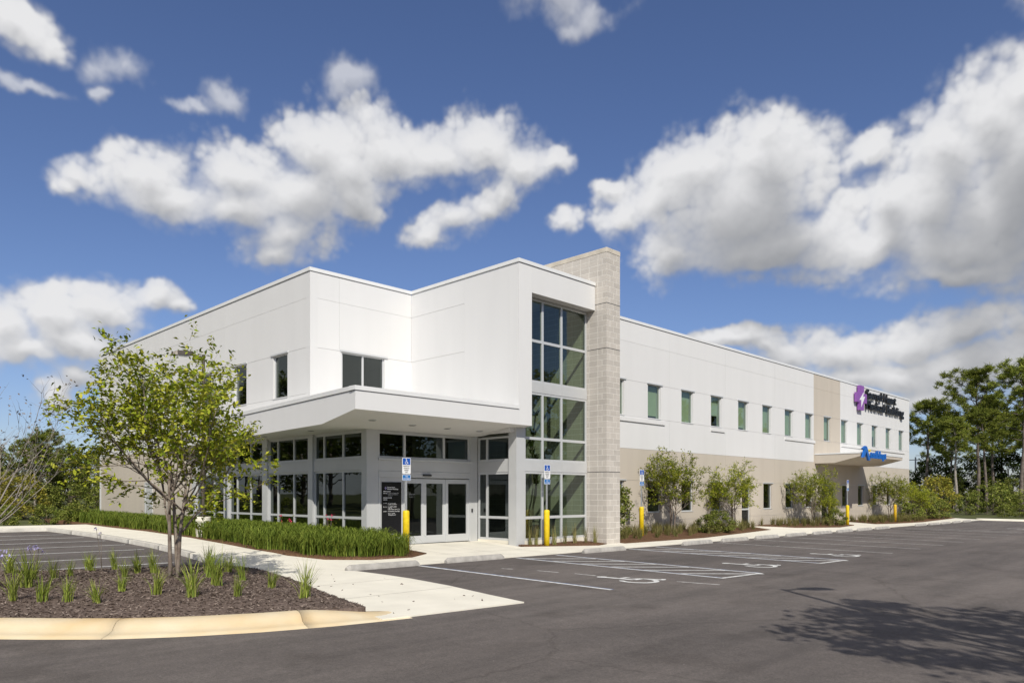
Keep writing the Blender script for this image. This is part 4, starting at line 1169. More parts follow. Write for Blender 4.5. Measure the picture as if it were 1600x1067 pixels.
# ------------------------------------------------------------------ lamp posts
def lamp_post(x, y, z, h, rz, label):
    t = thing('lamp_post', (x, y, z), label, 'lamp post', 'lamp posts of the car park', rz)
    MB().lathe((0,0,0), [(.26,-.2),(.26,.68),(.245,.70),(.0,.70)], 24).build('concrete_base', M['concrete'], t, smooth=False)
    MB().box((-.13,-.13,.70),(.13,.13,.74)).build('base_plate', M['bronze'], t)
    MB().tube([(0,0,.72),(0,0,h)], [.065,.055], 12).lathe((0,0,h), [(.06,-.02),(.06,.02),(.0,.05)], 12).build('pole', M['bronze'], t)
    MB().tube([(0,0,h-.12),(-.22,0,h-.03),(-.40,0,h-.02)], [.035,.035,.035], 8).build('arm', M['bronze'], t)
    # curved flat head
    V, F = [], []
    pr = [(-.36,-.05,.05,.05),(-.48,-.075,.075,.12),(-.72,-.085,.075,.16),(-.95,-.10,.045,.15),(-1.08,-.135,-.02,.10)]
    for xx, zb, zt, w in pr: V += [(xx,-w,h+zb),(xx,w,h+zb),(xx,w*.75,h+zt),(xx,-w*.75,h+zt)]
    for i in range(len(pr)-1):
        for j in range(4): F.append((i*4+j, i*4+(j+1)%4, (i+1)*4+(j+1)%4, (i+1)*4+j))
    F += [(3,2,1,0), tuple((len(pr)-1)*4+j for j in range(4))]
    me = bpy.data.meshes.new('lamp_head'); me.from_pydata(V, [], F); me.update()
    hd = link('lamp_head', me, M['bronze'], t)
    MB().box((-.95,-.11,h-.118),(-.55,.11,h-.09)).build('lens', M['steel'], hd)
lamp_post(10.95, 26.3, walk_z(10.95,26.3)+.03, 6.45, 0, 'tall bronze lamp post with curved head rising behind the nearest tree')
lamp_post(9.45, .40, gz(9.45,.4), 6.55, rad(150), 'bronze lamp post out of view whose shadow crosses the asphalt')

# ------------------------------------------------------------------ plants
def unit(v): return v/np.maximum(1e-9, np.linalg.norm(v, axis=-1, keepdims=True))
def leaf_quads(rng, C, size, aspect=.5, flat=.5, dirs=None):
    """one kite-shaped leaf at each centre"""
    n = len(C)
    d = rng.normal(size=(n,3)); d[:,2] *= flat
    if dirs is not None: d = d*.8 + dirs
    d = unit(d)
    up = rng.normal(size=(n,3))*.55; up[:,2] += 1.0
    s = unit(np.cross(d, up)); nn = np.cross(s, d)
    L = (size*(.65+.7*rng.random(n)))[:,None]; W = L*aspect
    a = C - d*L*.5; b = C + s*W*.5 + nn*L*.06; c = C + d*L*.5 - nn*L*.1; e = C - s*W*.5 + nn*L*.06
    V = np.stack([a,b,c,e],1).reshape(-1,3)
    F = np.arange(4*n).reshape(n,4)
    return V, F

class Grower:
    def __init__(s, seed): s.r = random.Random(seed); s.mb = MB(); s.tips = []
    def grow(s, p, d, L, r, lvl, spec):
        n = spec[lvl]['n']; pts = [p]; rr = [r]; dd = d.normalized()
        nodes = []
        for i in range(n):
            j = spec[lvl]['jit']
            dd = (dd + Vector((s.r.gauss(0,j), s.r.gauss(0,j), s.r.gauss(0,j*.6)+spec[lvl]['up']))).normalized()
            p = p + dd*(L/n); pts.append(p); rr.append(r*(1-(i+1)/n*spec[lvl]['tap'])); nodes.append((p, dd.copy(), rr[-1], (i+1)/n))
        s.mb.tube(pts, rr, spec[lvl]['k'])
        if lvl+1 < len(spec):
            c = spec[lvl]['ch']; a0 = s.r.random()*6.28
            for k in range(c):
                t = spec[lvl]['t0'] + (1-spec[lvl]['t0'])*(k+s.r.random()*.7)/c
                q = nodes[min(len(nodes)-1, max(0, int(t*len(nodes))))]
                a0 += 2.4+s.r.gauss(0,.4)
                side = q[1].orthogonal().normalized()
                side = Matrix.Rotation(a0, 3, q[1]) @ side
                ang = spec[lvl]['ang']*(.75+.5*s.r.random())
                nd = (q[1]*math.cos(ang) + side*math.sin(ang)).normalized()
                s.grow(q[0], nd, spec[lvl+1]['L']*(.7+.6*s.r.random())*(1.15-.45*t), max(.003, q[2]*.62), lvl+1, spec)
        else:
            s.tips.append((pts, dd))

def crape_myrtle(seed, bare=False, nl=44, leafsize=.085):
    """several-stemmed little tree about 4.6 m tall: wood mesh and leaf mesh"""
    g = Grower(seed); r = g.r
    spec = [dict(L=1.5, n=8, jit=.035, up=.05, tap=.45, k=7, ch=6, t0=.44, ang=.82),
            dict(L=2.05, n=8, jit=.085, up=.045, tap=.6, k=6, ch=7, t0=.22, ang=.80),
            dict(L=1.0, n=5, jit=.14, up=.01, tap=.7, k=4, ch=5, t0=.22, ang=.75),
            dict(L=.42, n=4, jit=.2, up=.02, tap=.8, k=3)]
    for i in range(3):
        a = i*2.1+r.random(); o = Vector((math.cos(a), math.sin(a), 0))
        g.grow(o*.09, o*.05+Vector((0,0,1)), 1.5*(.9+.35*r.random()), .040, 0, spec)
    rng = np.random.default_rng(seed)
    C, Dd = [], []
    for pts, d in g.tips:
        m = nl if not bare else 0
        for k in range(m):
            t = rng.random()*(len(pts)-1); i = int(t)
            q = pts[i].lerp(pts[i+1], t-i)
            C.append((q.x, q.y, q.z)); Dd.append((d.x, d.y, d.z*.5))
    wood = g.mb.mesh('stems', True); wood.materials.append(M['bark'])
    if not C: return wood, None, g
    C = np.array(C)+rng.normal(size=(len(C),3))*np.array([.055,.055,.04]); Dd = np.array(Dd)
    V, F = leaf_quads(rng, C, leafsize, .52, .5, Dd)
    lv = np_mesh('crown', V, F); lv.materials.append(M['leaf'])
    return wood, lv, g

def tree_thing(name, wood, lv, loc, label, cat, group=None, rz=0, sc=1.0, leafmat=None, wn='stems', ln='crown'):
    t = thing(name, loc, label, cat, group, rz); t.scale = (sc, sc, sc) if not isinstance(sc, tuple) else sc
    link(wn, wood, None, t)
    if lv: link(ln, lv, None, t)
    return t

MY = [crape_myrtle(4, nl=19, leafsize=.09), crape_myrtle(23, nl=18, leafsize=.092), crape_myrtle(7, nl=17, leafsize=.092)]
tx, ty = 5.35, 14.1
def myrtle_height(k):
    return max(v.co.z for v in MY[k][1].vertices)
h0 = myrtle_height(0)
tree_thing('crape_myrtle', MY[0][0], MY[0][1], (tx, ty, isl_z(tx, ty)-.03), 'nearest leafy multi-stemmed tree standing in the mulched island', 'tree', 'small ornamental trees', rad(260), (4.75/h0*.86, 4.75/h0*.86, 4.75/h0))
G_ = 'small ornamental trees'
for k, (x, y, hh, rz, lab) in enumerate((
    (28.3,17.9,3.95,40,'small leafy tree between the block pier and the second front tree'),
    (33.9,17.9,3.65,150,'airy small tree before the middle ground-floor windows'),
    (43.0,17.7,3.6,260,'small bushy tree left of the far canopy by the beige wall'),
    (46.2,18.2,2.3,20,'slender little tree half under the far canopy edge'),
    (56.7,17.8,3.6,75,'dense small tree right of the far canopy sign'),
    (62.6,17.9,3.2,310,'small tree at the far end of the white front wall'))):
    v = 1+k % 2
    tree_thing('crape_myrtle', MY[v][0], MY[v][1], (x, y, bed_z(x, y)-.03), lab, 'tree', G_, rad(rz), (hh/myrtle_height(v)*.9, hh/myrtle_height(v)*.9, hh/myrtle_height(v)))

# leaf-cloud trees and shrubs
def cloud_tree(seed, H=8., R=3., z0=.3, nclump=34, per=130, size=.26, clump=.62, leafm='leaf_mid', barkm='bark', trunk=.14):
    r = random.Random(seed); rng = np.random.default_rng(seed)
    mb = MB(); zt = H*.93
    pts = [Vector((0,0,-.1))]; 
    for i in range(6): pts.append(pts[-1]+Vector((r.gauss(0,.05*H/8), r.gauss(0,.05*H/8), zt*.9/6)))
    mb.tube(pts, [trunk*(1-.85*i/6) for i in range(7)], 7)
    C = []
    for i in range(nclump):
        t = z0+(1-z0)*((i+.5)/nclump)
        env = math.sin(math.pi*min(1, max(.04, (t-z0)/(1-z0)*.86+.10)))**.65
        a = i*2.4+r.random(); q = R*env*(.35+.65*math.sqrt(r.random()))
        c = Vector((math.cos(a)*q, math.sin(a)*q, H*t))
        zz = min(max(.1, c.z-q*.7), zt*.88); k = zz/(zt*.9)*6; i0 = min(5, int(k)); base = pts[i0].lerp(pts[i0+1], min(1, k-i0))
        mid = base.lerp(c, .55)+Vector((0,0,-.1*q))
        mb.tube([base, mid, c], [trunk*.35, trunk*.22, trunk*.06], 4)
        s = clump*(.7+.7*r.random())
        n = int(per*(.6+.8*r.random()))
        P = rng.normal(size=(n,3)); P = unit(P)*(rng.random((n,1))**.45)*np.array([s*1.15, s*1.15, s*.72])
        C.append(P+np.array(c))
    C = np.concatenate(C); V, F = leaf_quads(rng, C, size, .62, .6)
    w = mb.mesh('trunk', True); w.materials.append(M[barkm]); l = np_mesh('crown', V, F); l.materials.append(M[leafm]); return w, l

def pine(seed, H=16., crown0=.45, R=3.6, nl=34, barkm='bark_pine'):
    r = random.Random(seed); rng = np.random.default_rng(seed); mb = MB()
    pts = [Vector((0,0,-.2))]
    for i in range(9): pts.append(pts[-1]+Vector((r.gauss(0,.09), r.gauss(0,.09), (H*.97+.2)/9)))
    mb.tube(pts, [.24*(1-.82*i/9) for i in range(10)], 8)
    T = []
    for i in range(nl):
        t = crown0+(1-crown0)*((i+r.random()*.8)/nl)**.9
        k = t*9*.97; i0 = min(8, int(k)); base = pts[i0].lerp(pts[i0+1], min(1, k-i0))
        f = (t-crown0)/(1-crown0)
        L = R*(.45+.75*math.sin(math.pi*min(1, .22+f*.72)))*(.65+.5*r.random())*(1 if f < .85 else .6)
        a = i*2.4+r.gauss(0,.3); d = Vector((math.cos(a), math.sin(a), .15+.5*f))
        q = [base]; 
        for j in range(4):
            d = (d+Vector((r.gauss(0,.12), r.gauss(0,.12), .07))).normalized(); q.append(q[-1]+d*L/4)
        mb.tube(q, [.055,.045,.035,.022,.01], 5)
        if r.random() < .12 and f < .35: continue            # a bare dead limb
        for j in range(2, 5):
            for m in range(3 if j < 4 else 4):
                o = Vector((r.gauss(0,.32), r.gauss(0,.32), r.gauss(0,.18)+.08))*(1.0 if j < 4 else .8)
                e = q[j]+o*1.15; T.append(e)
                mb.tube([q[j], e], [.014,.006], 3)
    for j in range(6): T.append(pts[-1]+Vector((r.gauss(0,.35), r.gauss(0,.35), r.gauss(.1,.3))))
    T = np.array([tuple(t) for t in T]); n = 46
    d = rng.normal(size=(len(T), n, 3)); d[:,:,2] = np.abs(d[:,:,2])*.75+.05*rng.normal(size=(len(T),n)); d = unit(d)
    L = .40*(.6+.7*rng.random((len(T),n,1)))
    s = unit(np.cross(d, rng.normal(size=d.shape)))*.036
    c = T[:,None,:]+rng.normal(size=(len(T),n,3))*.13
    V = np.stack([c-s, c+s, c+d*L+s*.25, c+d*L-s*.25], 2).reshape(-1,3); F = np.arange(len(V)).reshape(-1,4)
    w = mb.mesh('trunk', True); w.materials.append(M[barkm]); l = np_mesh('crown', V, F); l.materials.append(M['needle']); return w, l

PINES = [pine(1,16.5,.50,3.7,26), pine(2,14.5,.60,3.0,20), pine(3,17.5,.50,4.1,30), pine(4,13,.62,2.6,18,'bark_pale')]
WOOD = [cloud_tree(5,8.,2.9), cloud_tree(6,7.2,2.6,.15), cloud_tree(7,9.,2.7,.25)]
DARK = [cloud_tree(8,7.5,3.2,.08,40,130,.30,.75,'leaf_dark'), cloud_tree(9,9.5,3.2,.10,42,130,.32,.75,'leaf_dark')]
SHRUB = [cloud_tree(12,2.0,1.15,.08,22,110,.12,.33,'leaf_mid','bark',.04), cloud_tree(13,1.1,.75,.1,16,110,.09,.22,'leaf_mid','bark',.03)]
YELLOW = [cloud_tree(14,3.4,1.6,.18,26,120,.15,.42,'leaf_yellow','bark',.06), cloud_tree(15,2.6,1.5,.06,24,120,.14,.42,'leaf_yellow','bark',.05)]

# pines at the right, beyond the end of the building
pn = [(104.5,28.6,1,14.3,'bushy pine nearest the white end wall'),(91.5,21.9,3,10.5,'slim pale-trunked pine in front of the right-hand wood'),
      (102.0,22.3,2,17.2,'tallest pine with broad crown right of the building'),(97.0,20.3,1,12.0,'dark leaning pine half behind the tallest pine'),
      (113,22.9,0,15.0,'tall pine behind the broad-crowned pine'),(122,24.0,1,14.0,'thin pine between two broad pines far right'),
      (101.5,17.6,0,17.6,'tall pine cut by the right edge of the picture'),(108,16.5,2,15.5,'pine standing just behind the one at the right edge'),
      (126,31.5,0,14.5,'distant pine behind the end wall'),(119,29.3,2,13.5,'second distant pine behind the end wall'),(117,18.9,3,13.0,'pale-trunked pine deep in the right-hand wood')]
for i, (x, y, v, hh, lab) in enumerate(pn):
    H0 = (16.5,14.5,17.5,13)[v]
    tree_thing('pine_tree', PINES[v][0], PINES[v][1], (x, y, gz(x, y)-.1), lab, 'tree', 'pines beyond the building', rad(67*i+15), hh/H0, wn='trunk')
rw = random.Random(77)
spots = []
for i in range(18): spots.append((124+rw.uniform(-5,7), 8+i*2.4, i % 2, rw.uniform(5.6,8.2)))
for i, (x, y, v, hh) in enumerate(spots):
    tree_thing('evergreen_tree', DARK[v][0], DARK[v][1], (x, y, gz(x, y)-.1), 'dark evergreen tree, ' + ORD[i] + ' from the right in the shaded back row behind the pines', 'tree', 'dark trees behind the pines', rw.random()*6, hh/(7.5,9.5)[v], wn='trunk')
for i, (x, y, v, hh, lab) in enumerate(((96,24.6,0,3.6,'mid green bushy tree under the bushy pine'),(99,19.2,1,3.2,'low green tree at the foot of the tallest pine'),
        (109,26.5,2,5.0,'green tree filling the gap between the right-hand pines'),(106,19.5,0,4.2,'leafy tree behind the tall right pines'),(112,14.5,1,5.2,'leafy tree in the wood by the right edge'),(118,25,1,5.6,'deep green tree at the middle of the right-hand wood'))):
    tree_thing('broadleaf_tree', WOOD[v][0], WOOD[v][1], (x, y, gz(x, y)-.1), lab, 'tree', 'broadleaf trees in the right-hand wood', i*1.3, hh/(8,7.2,9)[v], wn='trunk')
for x, y, (w, l), sc, lab in ((68.3,17.9,YELLOW[0],1.0,'yellow-green small tree beyond the end of the front wall'),(64.7,17.6,SHRUB[0],1.1,'green shrub at the corner of the end wall'),
        (88.5,17.9,SHRUB[0],1.65,'large round green shrub under the tall pines'),(84.5,19.4,SHRUB[0],1.15,'green shrub left of the large round shrub'),(90.5,15.7,SHRUB[0],1.2,'green shrub right of the large round shrub'),
        (81,14.3,SHRUB[1],1.0,'low dark shrub at the right edge beside the far kerb'),(79.5,15.2,SHRUB[1],.95,'low dark shrub beside the far kerb, left of its twin'),(66.6,17.2,SHRUB[1],1.3,'low green shrub before the yellow-green tree'),
        (60.2,17.5,SHRUB[1],1.2,'low shrub in the front bed by the amber bollard'),(31.2,17.2,SHRUB[1],.95,'low round shrub below the second front tree'),(30.2,17.3,SHRUB[1],.8,'low round shrub beside the nearest front tree'),
        (44.6,17.1,SHRUB[1],.9,'low round shrub in the bed before the far canopy'),(23.6,18.2,SHRUB[0],1.15,'tall leafy shrub tucked against the block pier'),(24.5,18.5,SHRUB[0],.8,'leafy shrub behind the bollard right of the pier')):
    tree_thing('shrub' if l is not YELLOW[0][1] else 'small_tree', w, l, (x, y, gz(x, y)), lab, 'shrub' if l is not YELLOW[0][1] else 'tree', 'shrubs round the building', x*1.7, sc, wn='trunk')

# wood at the left, beyond the side lot
rl = random.Random(31); k = 0
cand = []
for i in range(26):
    t = i/25
    cand.append((-3+t*32+rl.uniform(-1,1), 84+rl.uniform(-7,9)-t*3, rl.choice((0,1,2)), rl.uniform(4.2,5.9), 0))
for i in range(10): cand.append((0+i*3.1+rl.uniform(-1,1), 98+rl.uniform(-3,4), rl.choice((0,1)), rl.uniform(5.6,7.0), 1))
for i, (x, y, v, hh, back) in enumerate(cand):
    if back:
        tree_thing('evergreen_tree', DARK[v][0], DARK[v][1], (x, y, gz(x, y)-.1), 'taller evergreen rising behind the left-hand wood, ' + ORD[i-26] + ' from the left', 'tree', 'taller trees behind the left-hand wood', rl.random()*6, hh/(7.5,9.5)[v], wn='trunk')
    else:
        tree_thing('broadleaf_tree', WOOD[v][0], WOOD[v][1], (x, y, gz(x, y)-.1), 'mixed green tree in the left-hand wood, ' + ORD[i] + ' from the left', 'tree', 'trees of the left-hand wood', rl.random()*6, hh/(8,7.2,9)[v], wn='trunk')
for x, y, v, hh, lab in ((16.7,76.0,3,6.6,'pale bare-trunked pine in front of the left-hand wood'),(21.5,92,0,8.2,'dark pine top rising above the left-hand wood'),(15,95,2,7.8,'dark pine head at the middle of the left skyline'),(27,88,1,7.0,'pine beside the far corner of the side wall')):
    tree_thing('pine_tree', PINES[v][0], PINES[v][1], (x, y, gz(x, y)-.1), lab, 'tree', 'pines of the left-hand wood', x, hh/(16.5,14.5,17.5,13)[v], wn='trunk')
for i in range(9):
    x, y = 4.5+i*1.55, 53+rl.uniform(-2.5,2.5)
    v = YELLOW[1] if i in (1,2,3,4) else SHRUB[0]
    tree_thing('shrub', v[0], v[1], (x, y, gz(x, y)-.05), ('yellowing shrub' if v is YELLOW[1] else 'green shrub') + ' behind the side lot, ' + ORD[i] + ' from the left', 'shrub', 'shrubs behind the side lot', rl.random()*6, rl.uniform(.75,1.1), wn='trunk')
for i in range(6):
    x, y = 3.5+i*1.5, 41.5+rl.uniform(-.6,.6)
    tree_thing('shrub', SHRUB[1][0], SHRUB[1][1], (x, y, gz(x, y)-.03), 'low green shrub along the back kerb of the side lot, ' + ORD[i] + ' from the left', 'shrub', 'low shrubs on the back kerb', rl.random()*6, rl.uniform(.8,1.15), wn='trunk')

# trees round the rest of the site: they shade the asphalt and show in the glass
def ring():
    i = 0
    spots = [(-19+rw.uniform(-4,3), 16+j*4.8) for j in range(19)]+[(22+j*5.6, -20+rw.uniform(-4,2)) for j in range(19)]
    for x, y in spots:
        v = i % 3
        w = (WOOD[v][0], WOOD[v][1]) if i % 4 else (PINES[i % 3][0], PINES[i % 3][1])
        tree_thing('broadleaf_tree' if i % 4 else 'pine_tree', w[0], w[1], (x, y, gz(x, y)-.1), 'tree behind the viewer seen only in the glass, ' + ORD[i] + ' along the wood', 'tree', 'wood behind the viewer', rw.random()*6, rw.uniform(1.5,2.0) if i % 4 else rw.uniform(.85,1.05), wn='trunk'); i += 1
ring()
SH = cloud_tree(41, 9.0, 2.9, .45, 40, 130, .20, .62, 'leaf_mid', 'bark', .2)
tree_thing('shade_tree', SH[0], SH[1], (6.5,-4.5,gz(6.5,-4.5)-.1), 'tree out of view whose shadow falls on the asphalt at lower right', 'tree', None, 0, 1.0, wn='trunk')

# bare sapling leaning in at the left edge
def bare_sapling():
    g = Grower(91)
    spec = [dict(L=2.2, n=7, jit=.05, up=.03, tap=.55, k=6, ch=4, t0=.3, ang=.42), dict(L=1.3, n=6, jit=.08, up=.07, tap=.65, k=5, ch=3, t0=.25, ang=.45),
            dict(L=.7, n=5, jit=.12, up=.06, tap=.75, k=3, ch=3, t0=.3, ang=.6), dict(L=.32, n=3, jit=.15, up=.05, tap=.8, k=3)]
    for i in range(4):
        a = -.9+i*.55
        g.grow(Vector((.05*i,0,0)), Vector((math.cos(a)*.8, math.sin(a)*.8, 1.0)), 2.1*(.8+.3*g.r.random()), .020, 0, spec)
    rng = np.random.default_rng(4); C = []
    for pts, d in g.tips:
        if rng.random() < .55:
            for _ in range(3): C.append(tuple(pts[-1]+Vector(rng.normal(size=3)*.035)))
    V, F = leaf_quads(rng, np.array(C), .045, .6, .6)
    w = g.mb.mesh('stems', True); w.materials.append(M['bark_pale']); l = np_mesh('seed_heads', V, F); l.materials.append(M['bark']); return w, l
bs = bare_sapling()
tree_thing('bare_sapling', bs[0], bs[1], (1.55,14.2,isl_z(1.55,14.2)-.03), 'nearly leafless pale sapling leaning in from the left edge', 'tree', None, rad(-25), 1.15, ln='seed_heads')
for _o in list(COL.objects):
    if _o.name == 'seed_heads': _o['kind'] = 'stuff'

# blades: arching strips
def blades(rng, base, n, h, spread, w, droop=.9, seg=4, power=1.6, arch=False, jit=.035):
    """n arching blades from each base point; base (m,3)"""
    m = len(base)
    b = np.repeat(base, n, 0)+np.concatenate([rng.normal(size=(m*n,2))*jit, np.zeros((m*n,1))], 1)
    a = rng.random(m*n)*2*np.pi; out = np.stack([np.cos(a), np.sin(a), np.zeros(m*n)], 1)
    H = h*(.6+.55*rng.random(m*n)); S = spread*(.25+.95*rng.random(m*n))
    if arch: S = spread*(.30+.80*rng.random(m*n)); H = h*(.62+.5*rng.random(m*n))
    side = np.stack([-np.sin(a), np.cos(a), np.zeros(m*n)], 1)
    rows = []
    for i in range(seg+1):
        t = i/seg
        z = H*(t*1.45-droop*.62*t**2.3*(S/spread)); r = S*(t**power)
        if arch: z = H*(1.95*t-1.5*t*t); r = S*t**1.2
        c = b+out*r[:,None]; c[:,2] += z
        ww = (w*(1-.9*t**1.5)*(.6+.6*rng.random(1)))
        rows.append((c-side*ww*.5, c+side*ww*.5))
    V = np.stack([np.stack(p,1) for p in rows], 1).reshape(-1,3)          # (N, seg+1, 2, 3)
    N = m*n; F = []
    k = np.arange(N)[:,None]*(seg+1)*2
    for i in range(seg):
        F.append(np.concatenate([k+2*i, k+2*i+1, k+2*i+3, k+2*i+2], 1))
    return V, np.concatenate(F)
def in_poly(x, y, P):
    c = False
    for i in range(len(P)):
        (x1, y1), (x2, y2) = P[i], P[i-1]
        if (y1 > y) != (y2 > y) and x < (x2-x1)*(y-y1)/(y2-y1)+x1: c = not c
    return c
def scatter(P, dens, seed, zf, mind=.18):
    r = random.Random(seed); xs = [p[0] for p in P]; ys = [p[1] for p in P]; out = []
    n = int((max(xs)-min(xs))*(max(ys)-min(ys))*dens*2.2)
    for _ in range(n):
        x, y = r.uniform(min(xs), max(xs)), r.uniform(min(ys), max(ys))
        if in_poly(x, y, P) and all((x-a)**2+(y-b)**2 > mind*mind for a, b, c in out): out.append((x, y, zf(x, y)-.01))
    return np.array(out)
rng = np.random.default_rng(9)
def stuff(name, V, F, m, label, cat):
    me = np_mesh(name, V, F); return tag(link(name, me, M[m]), label, cat, None, 'stuff')
P = scatter([(13.05,18.9),(13.0,17.0),(12.3,16.6),(11.3,16.62),(10.42,17.12),(10.05,18.1),(10.12,20),(10.38,22.5),(10.85,26.4),(11.05,31.6),(12.55,31.6),(12.6,19.0)], 9, 1, bed_z, .26)
V, F = blades(rng, P, 84, .88, .62, .026, arch=True, seg=6, jit=.11); stuff('lily_hedge', V, F, 'blade', 'arching green lily leaves massed along the glazed side front', 'hedge')
P = scatter([(10.95,32.2),(12.8,32.2),(12.8,45.6),(10.9,45.6)], 8, 2, bed_z, .28)
V, F = blades(rng, P, 60, .78, .50, .03, arch=True, jit=.11); stuff('grass_hedge', V, F, 'blade', 'clipped green grass border along the far side wall', 'hedge')
fb = [[(22.2,16.6),(27.6,16.5),(35.8,17.5),(36.4,18.9),(22.2,18.9)],[(38.3,18.9),(39.6,17.6),(43.3,16.7),(46.3,17.0),(46.5,18.9)],[(50.6,18.9),(50.6,17.0),(52.7,16.65),(58,16.4),(69.5,17.3),(70,18.9)]]
P = np.concatenate([scatter(f, 4.2, 3+i, bed_z, .35) for i, f in enumerate(fb)])
V, F = blades(rng, P, 46, .40, .30, .015); stuff('muhly_grass', V, F, 'muhly', 'straw and green tufted grass in the beds along the front wall', 'grass')

# tufts that stand singly
def tuft_mesh(seed, n, h, sp, w, m, name='blades'):
    rg = np.random.default_rng(seed); V, F = blades(rg, np.zeros((1,3)), n, h, sp, w, droop=.55)
    me = np_mesh(name, V, F); me.materials.append(M[m]); return me
TI = [tuft_mesh(50+i, 54, .44, .30, .019, 'blade2') for i in range(4)]
isl = [(2.51,12.67),(2.81,12.4),(3.08,12.16),(3.61,15.08),(3.32,15.33),(3.36,11.75),(3.97,12.66),(4.59,16.6),(5.04,16.5),(4.62,14.57),(4.25,11.96),(4.55,11.35),(5.03,15.14),(5.75,13.5),(5.39,12.42),(6.11,12.93),(6.09,11.81),(5.97,10.5),(5.08,10.97),(3.25,16.65),(6.04,14.28),(5.26,14.94),(3.95,15.4),(4.51,16.1),(1.9,13.4),(2.3,14.6),(3.0,14.1),(6.6,14.6)]
rt_ = random.Random(8)
isl.sort(key=lambda p: (p[0]*.7025-p[1]*.7117)/(p[0]*.7117+p[1]*.7025))      # left to right as seen
for i, (x, y) in enumerate(isl):
    o = link('grass_clump', TI[i % 4]); o.location = (x, y, isl_z(x, y)-.01); o.rotation_euler = (rt_.gauss(0,.09), rt_.gauss(0,.09), rt_.random()*6)
    s = rt_.uniform(.5,1.15); o.scale = (s, s, s*rt_.uniform(.9,1.2))
    tag(o, 'upright green grass clump in the mulched island, ' + ORD[i] + ' from the left', 'grass', 'grass clumps of the island')
TT = [tuft_mesh(70+i, 46, .46, .22, .012, 'muhly') for i in range(2)]
for i, (x, y) in enumerate(((18.0,16.92),(18.35,16.95),(19.05,16.75),(19.55,16.7),(19.95,16.6),(20.45,16.5),(20.9,16.45))):
    o = link('grass_clump', TT[i % 2]); o.location = (x, y, bed_z(x, y)-.01); o.rotation_euler = (0, 0, i); o.scale = (1,1,1.15)
    tag(o, 'wispy straw grass tuft, ' + ORD[i] + ' from the left below the tower glazing', 'grass', 'grass tufts below the tower glazing')
# roses in the lily hedge, agapanthus heads at the back of the island
def flower_plant(name, x, y, z, h, n, m, label, cat, seed, leafm='leaf'):
    r = random.Random(seed); rg = np.random.default_rng(seed)
    t = thing(name, (x, y, z), label, cat)
    mb = MB(); tips = []
    for i in range(n):
        a = r.random()*6.28; q = Vector((math.cos(a)*.28*r.random(), math.sin(a)*.28*r.random(), h*(.75+.3*r.random())))
        mb.tube([(0,0,0), q*.5+Vector((0,0,.05)), q], [.008,.006,.004], 4); tips.append(q)
    mb.build('stems', M['bark'], t)
    C = np.concatenate([rg.normal(size=(10,3))*.022+np.array(q) for q in tips]); V, F = leaf_quads(rg, C, .038, .8, .9)
    me = np_mesh('blossoms', V, F); me.materials.append(M[m]); link('blossoms', me, None, t)
    if leafm:
        C = np.concatenate([rg.normal(size=(26,3))*np.array([.11,.11,.14])+np.array(q)*.62 for q in tips]); V, F = leaf_quads(rg, C, .055, .6, .8)
        me = np_mesh('leaves', V, F); me.materials.append(M[leafm]); link('leaves', me, None, t)
    return t
flower_plant('rose_bush', 12.35, 20.2, bed_z(12.35,20.2), .95, 4, 'petal', 'rose bush with pink blooms before the second storefront pane', 'rose bush', 1)
flower_plant('rose_bush', 12.1, 22.6, bed_z(12.1,22.6), .8, 4, 'petal', 'pink rose bush by the first storefront column', 'rose bush', 2)
flower_plant('agapanthus', 3.7, 16.7, isl_z(3.7,16.7), .5, 6, 'petal_mauve', 'mauve-flowered plant at the back of the island', 'flower', 3, None)
flower_plant('agapanthus', 3.0, 16.2, isl_z(3.0,16.2), .45, 6, 'petal_mauve', 'mauve-flowered plant near the left edge of the island', 'flower', 4, None)
flower_plant('agapanthus', 4.9, 16.85, isl_z(4.9,16.85), .85, 2, 'petal_mauve', 'tall single mauve flower head above the island', 'flower', 5, None)

# loose bark over the near mulch and grit on the asphalt
def chips(P, n, seed, zf, size, m, name, label, cat, asp=.3):
    r = random.Random(seed); rg = np.random.default_rng(seed); xs = [p[0] for p in P]; ys = [p[1] for p in P]; C = []
    while len(C) < n:
        x, y = r.uniform(min(xs), max(xs)), r.uniform(min(ys), max(ys))
        if in_poly(x, y, P): C.append((x, y, zf(x, y)+.012))
    V, F = leaf_quads(rg, np.array(C), size, asp, .35); stuff(name, V, F, m, label, cat)
M['chip'] = leaf_mat('bark_chip', [(.09,.066,.054),(.19,.145,.12),(.28,.225,.19),(.14,.105,.088)], 0)
M['chip_red'] = leaf_mat('red_bark_chip', [(.09,.05,.03),(.20,.115,.066),(.28,.17,.10)], 0)
chips(ISL_FRONT[3:-1]+ISL_BACK[:10], 14000, 1, isl_z, .055, 'chip', 'bark_mulch', 'dark brown bark mulch over the island', 'mulch')
chips([(13.4,19.0),(13.4,16.75),(12.5,16.25),(11.2,16.3),(10.2,16.9),(9.75,18),(9.85,20),(10.15,22.5),(10.55,26.4),(11.4,26.4),(11.2,20),(12.2,18)], 5000, 2, bed_z, .05, 'chip_red', 'pine_straw', 'rusty brown pine straw round the lily hedge', 'mulch', .14)
chips([(17.6,16.85),(20.5,16.0),(21.2,16.2),(21.2,17.05),(17.6,17.05)], 1500, 3, bed_z, .05, 'chip_red', 'pine_straw', 'rusty brown pine straw below the tower glazing', 'mulch', .14)

chips([(6.6,9.0),(8.7,8.75),(9.3,12.5),(8.2,15),(7.4,12.5)], 22, 5, lambda x, y: walk_z(x, y)-.006, .06, 'chip', 'leaf_litter', 'a few scattered dry leaves and chips on the pale ramp', 'litter', .6)

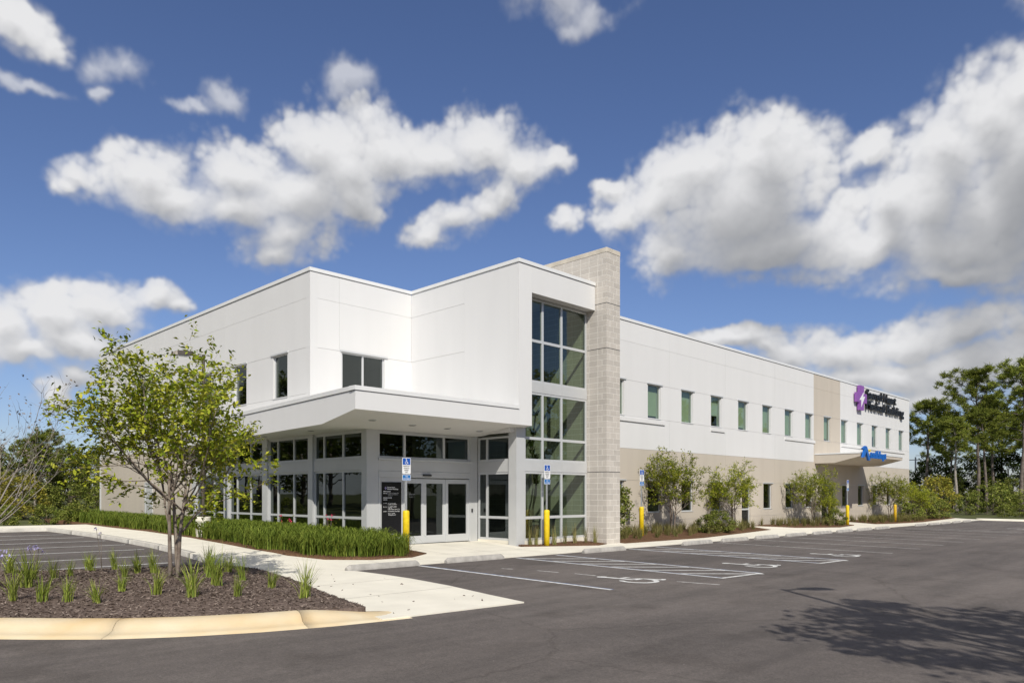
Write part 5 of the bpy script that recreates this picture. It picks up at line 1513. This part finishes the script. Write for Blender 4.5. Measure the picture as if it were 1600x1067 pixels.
# ------------------------------------------------------------------ utility line far right
def utility_pole(x, y, h, label):
    t = thing('utility_pole', (x, y, gz(x, y)-.1), label, 'utility pole', 'utility poles')
    MB().tube([(0,0,0),(0,0,h)], [.17,.12], 8).build('pole', M['steel'], t)
    MB().box((-.06,-.9,h-.5),(.06,.9,h-.38)).build('cross_arm', M['pole_wood'], t)
utility_pole(128,36.4,8.2,'grey utility pole close to the end wall'); utility_pole(150,5,8.2,'grey utility pole far at the right edge')
for k, (z, nm) in enumerate(((7.9,'uppermost'),(5.9,'middle'),(4.4,'lowest'))):
    q = [Vector((128,36.4,z)).lerp(Vector((150,5,z-.2)), t)+Vector((0,0,-1.2*t*(1-t))) for t in [i/12 for i in range(13)]]
    tag(MB().tube(q, .035, 4).build('power_line', M['steel']), nm + ' power line strung across the right-hand wood', 'power line', 'power lines')

# ------------------------------------------------------------------ things in the lobby
PT = thing('indoor_plant', (19.45,18.3,.2), 'tall dark-leaved potted plant behind the tower glass', 'plant')
MB().lathe((0,0,0), [(.20,0),(.26,.5),(.28,.52),(.24,.52),(.23,.45),(0,.45)], 20).build('pot', M['terracotta'], PT, smooth=True)
mb = MB(); rp = random.Random(2); tips = []
for k in range(4):
    q = [Vector((0,0,.4))]
    for i in range(6): q.append(q[-1]+Vector((rp.gauss(0,.06), rp.gauss(0,.06), (2.4+k*.55)/6)))
    mb.tube(q, [.03]*7, 5); tips += [q[-1], q[-2], q[-3]]
mb.build('stems', M['bark'], PT)
rg = np.random.default_rng(6); V, F = blades(rg, np.array([tuple(t) for t in tips]), 15, .26, .42, .09)
me = np_mesh('leaves', V, F); me.materials.append(M['leaf_dark']); link('leaves', me, None, PT)
def chair(x, y, rz, label):
    t = thing('lounge_chair', (x, y, .2), label, 'chair', 'lobby chairs', rz)
    MB().cbox((-.32,-.30,.34),(.32,.30,.46),.02).build('seat', M['fabric'], t)
    MB().extr([(-.32,.24,.44),(.32,.24,.44),(.32,.36,.92),(-.32,.36,.92)], (0,.07,.0)).build('backrest', M['fabric'], t)
    for sx in (-.29,.29):
        for sy in (-.26,.26): MB().box((sx-.02,sy-.02,0),(sx+.02,sy+.02,.34)).build('leg', M['steel'], t)
        MB().box((sx-.03,-.28,.58),(sx+.03,.30,.62)).build('armrest', M['wood'], t)
chair(18.5,18.1,rad(200),'dark lounge chair behind the left tower pane'); chair(20.5,18.6,rad(160),'dark lounge chair behind the right tower pane')
RD = thing('reception_desk', (15.6,23.2,.2), 'pale reception desk deep inside the lobby', 'desk')
MB().box((-1.2,-.3,0),(1.2,.3,1.0)).build('counter', M['interior'], RD); MB().box((-1.25,-.36,1.0),(1.25,.36,1.05)).build('worktop', M['wood'], RD)
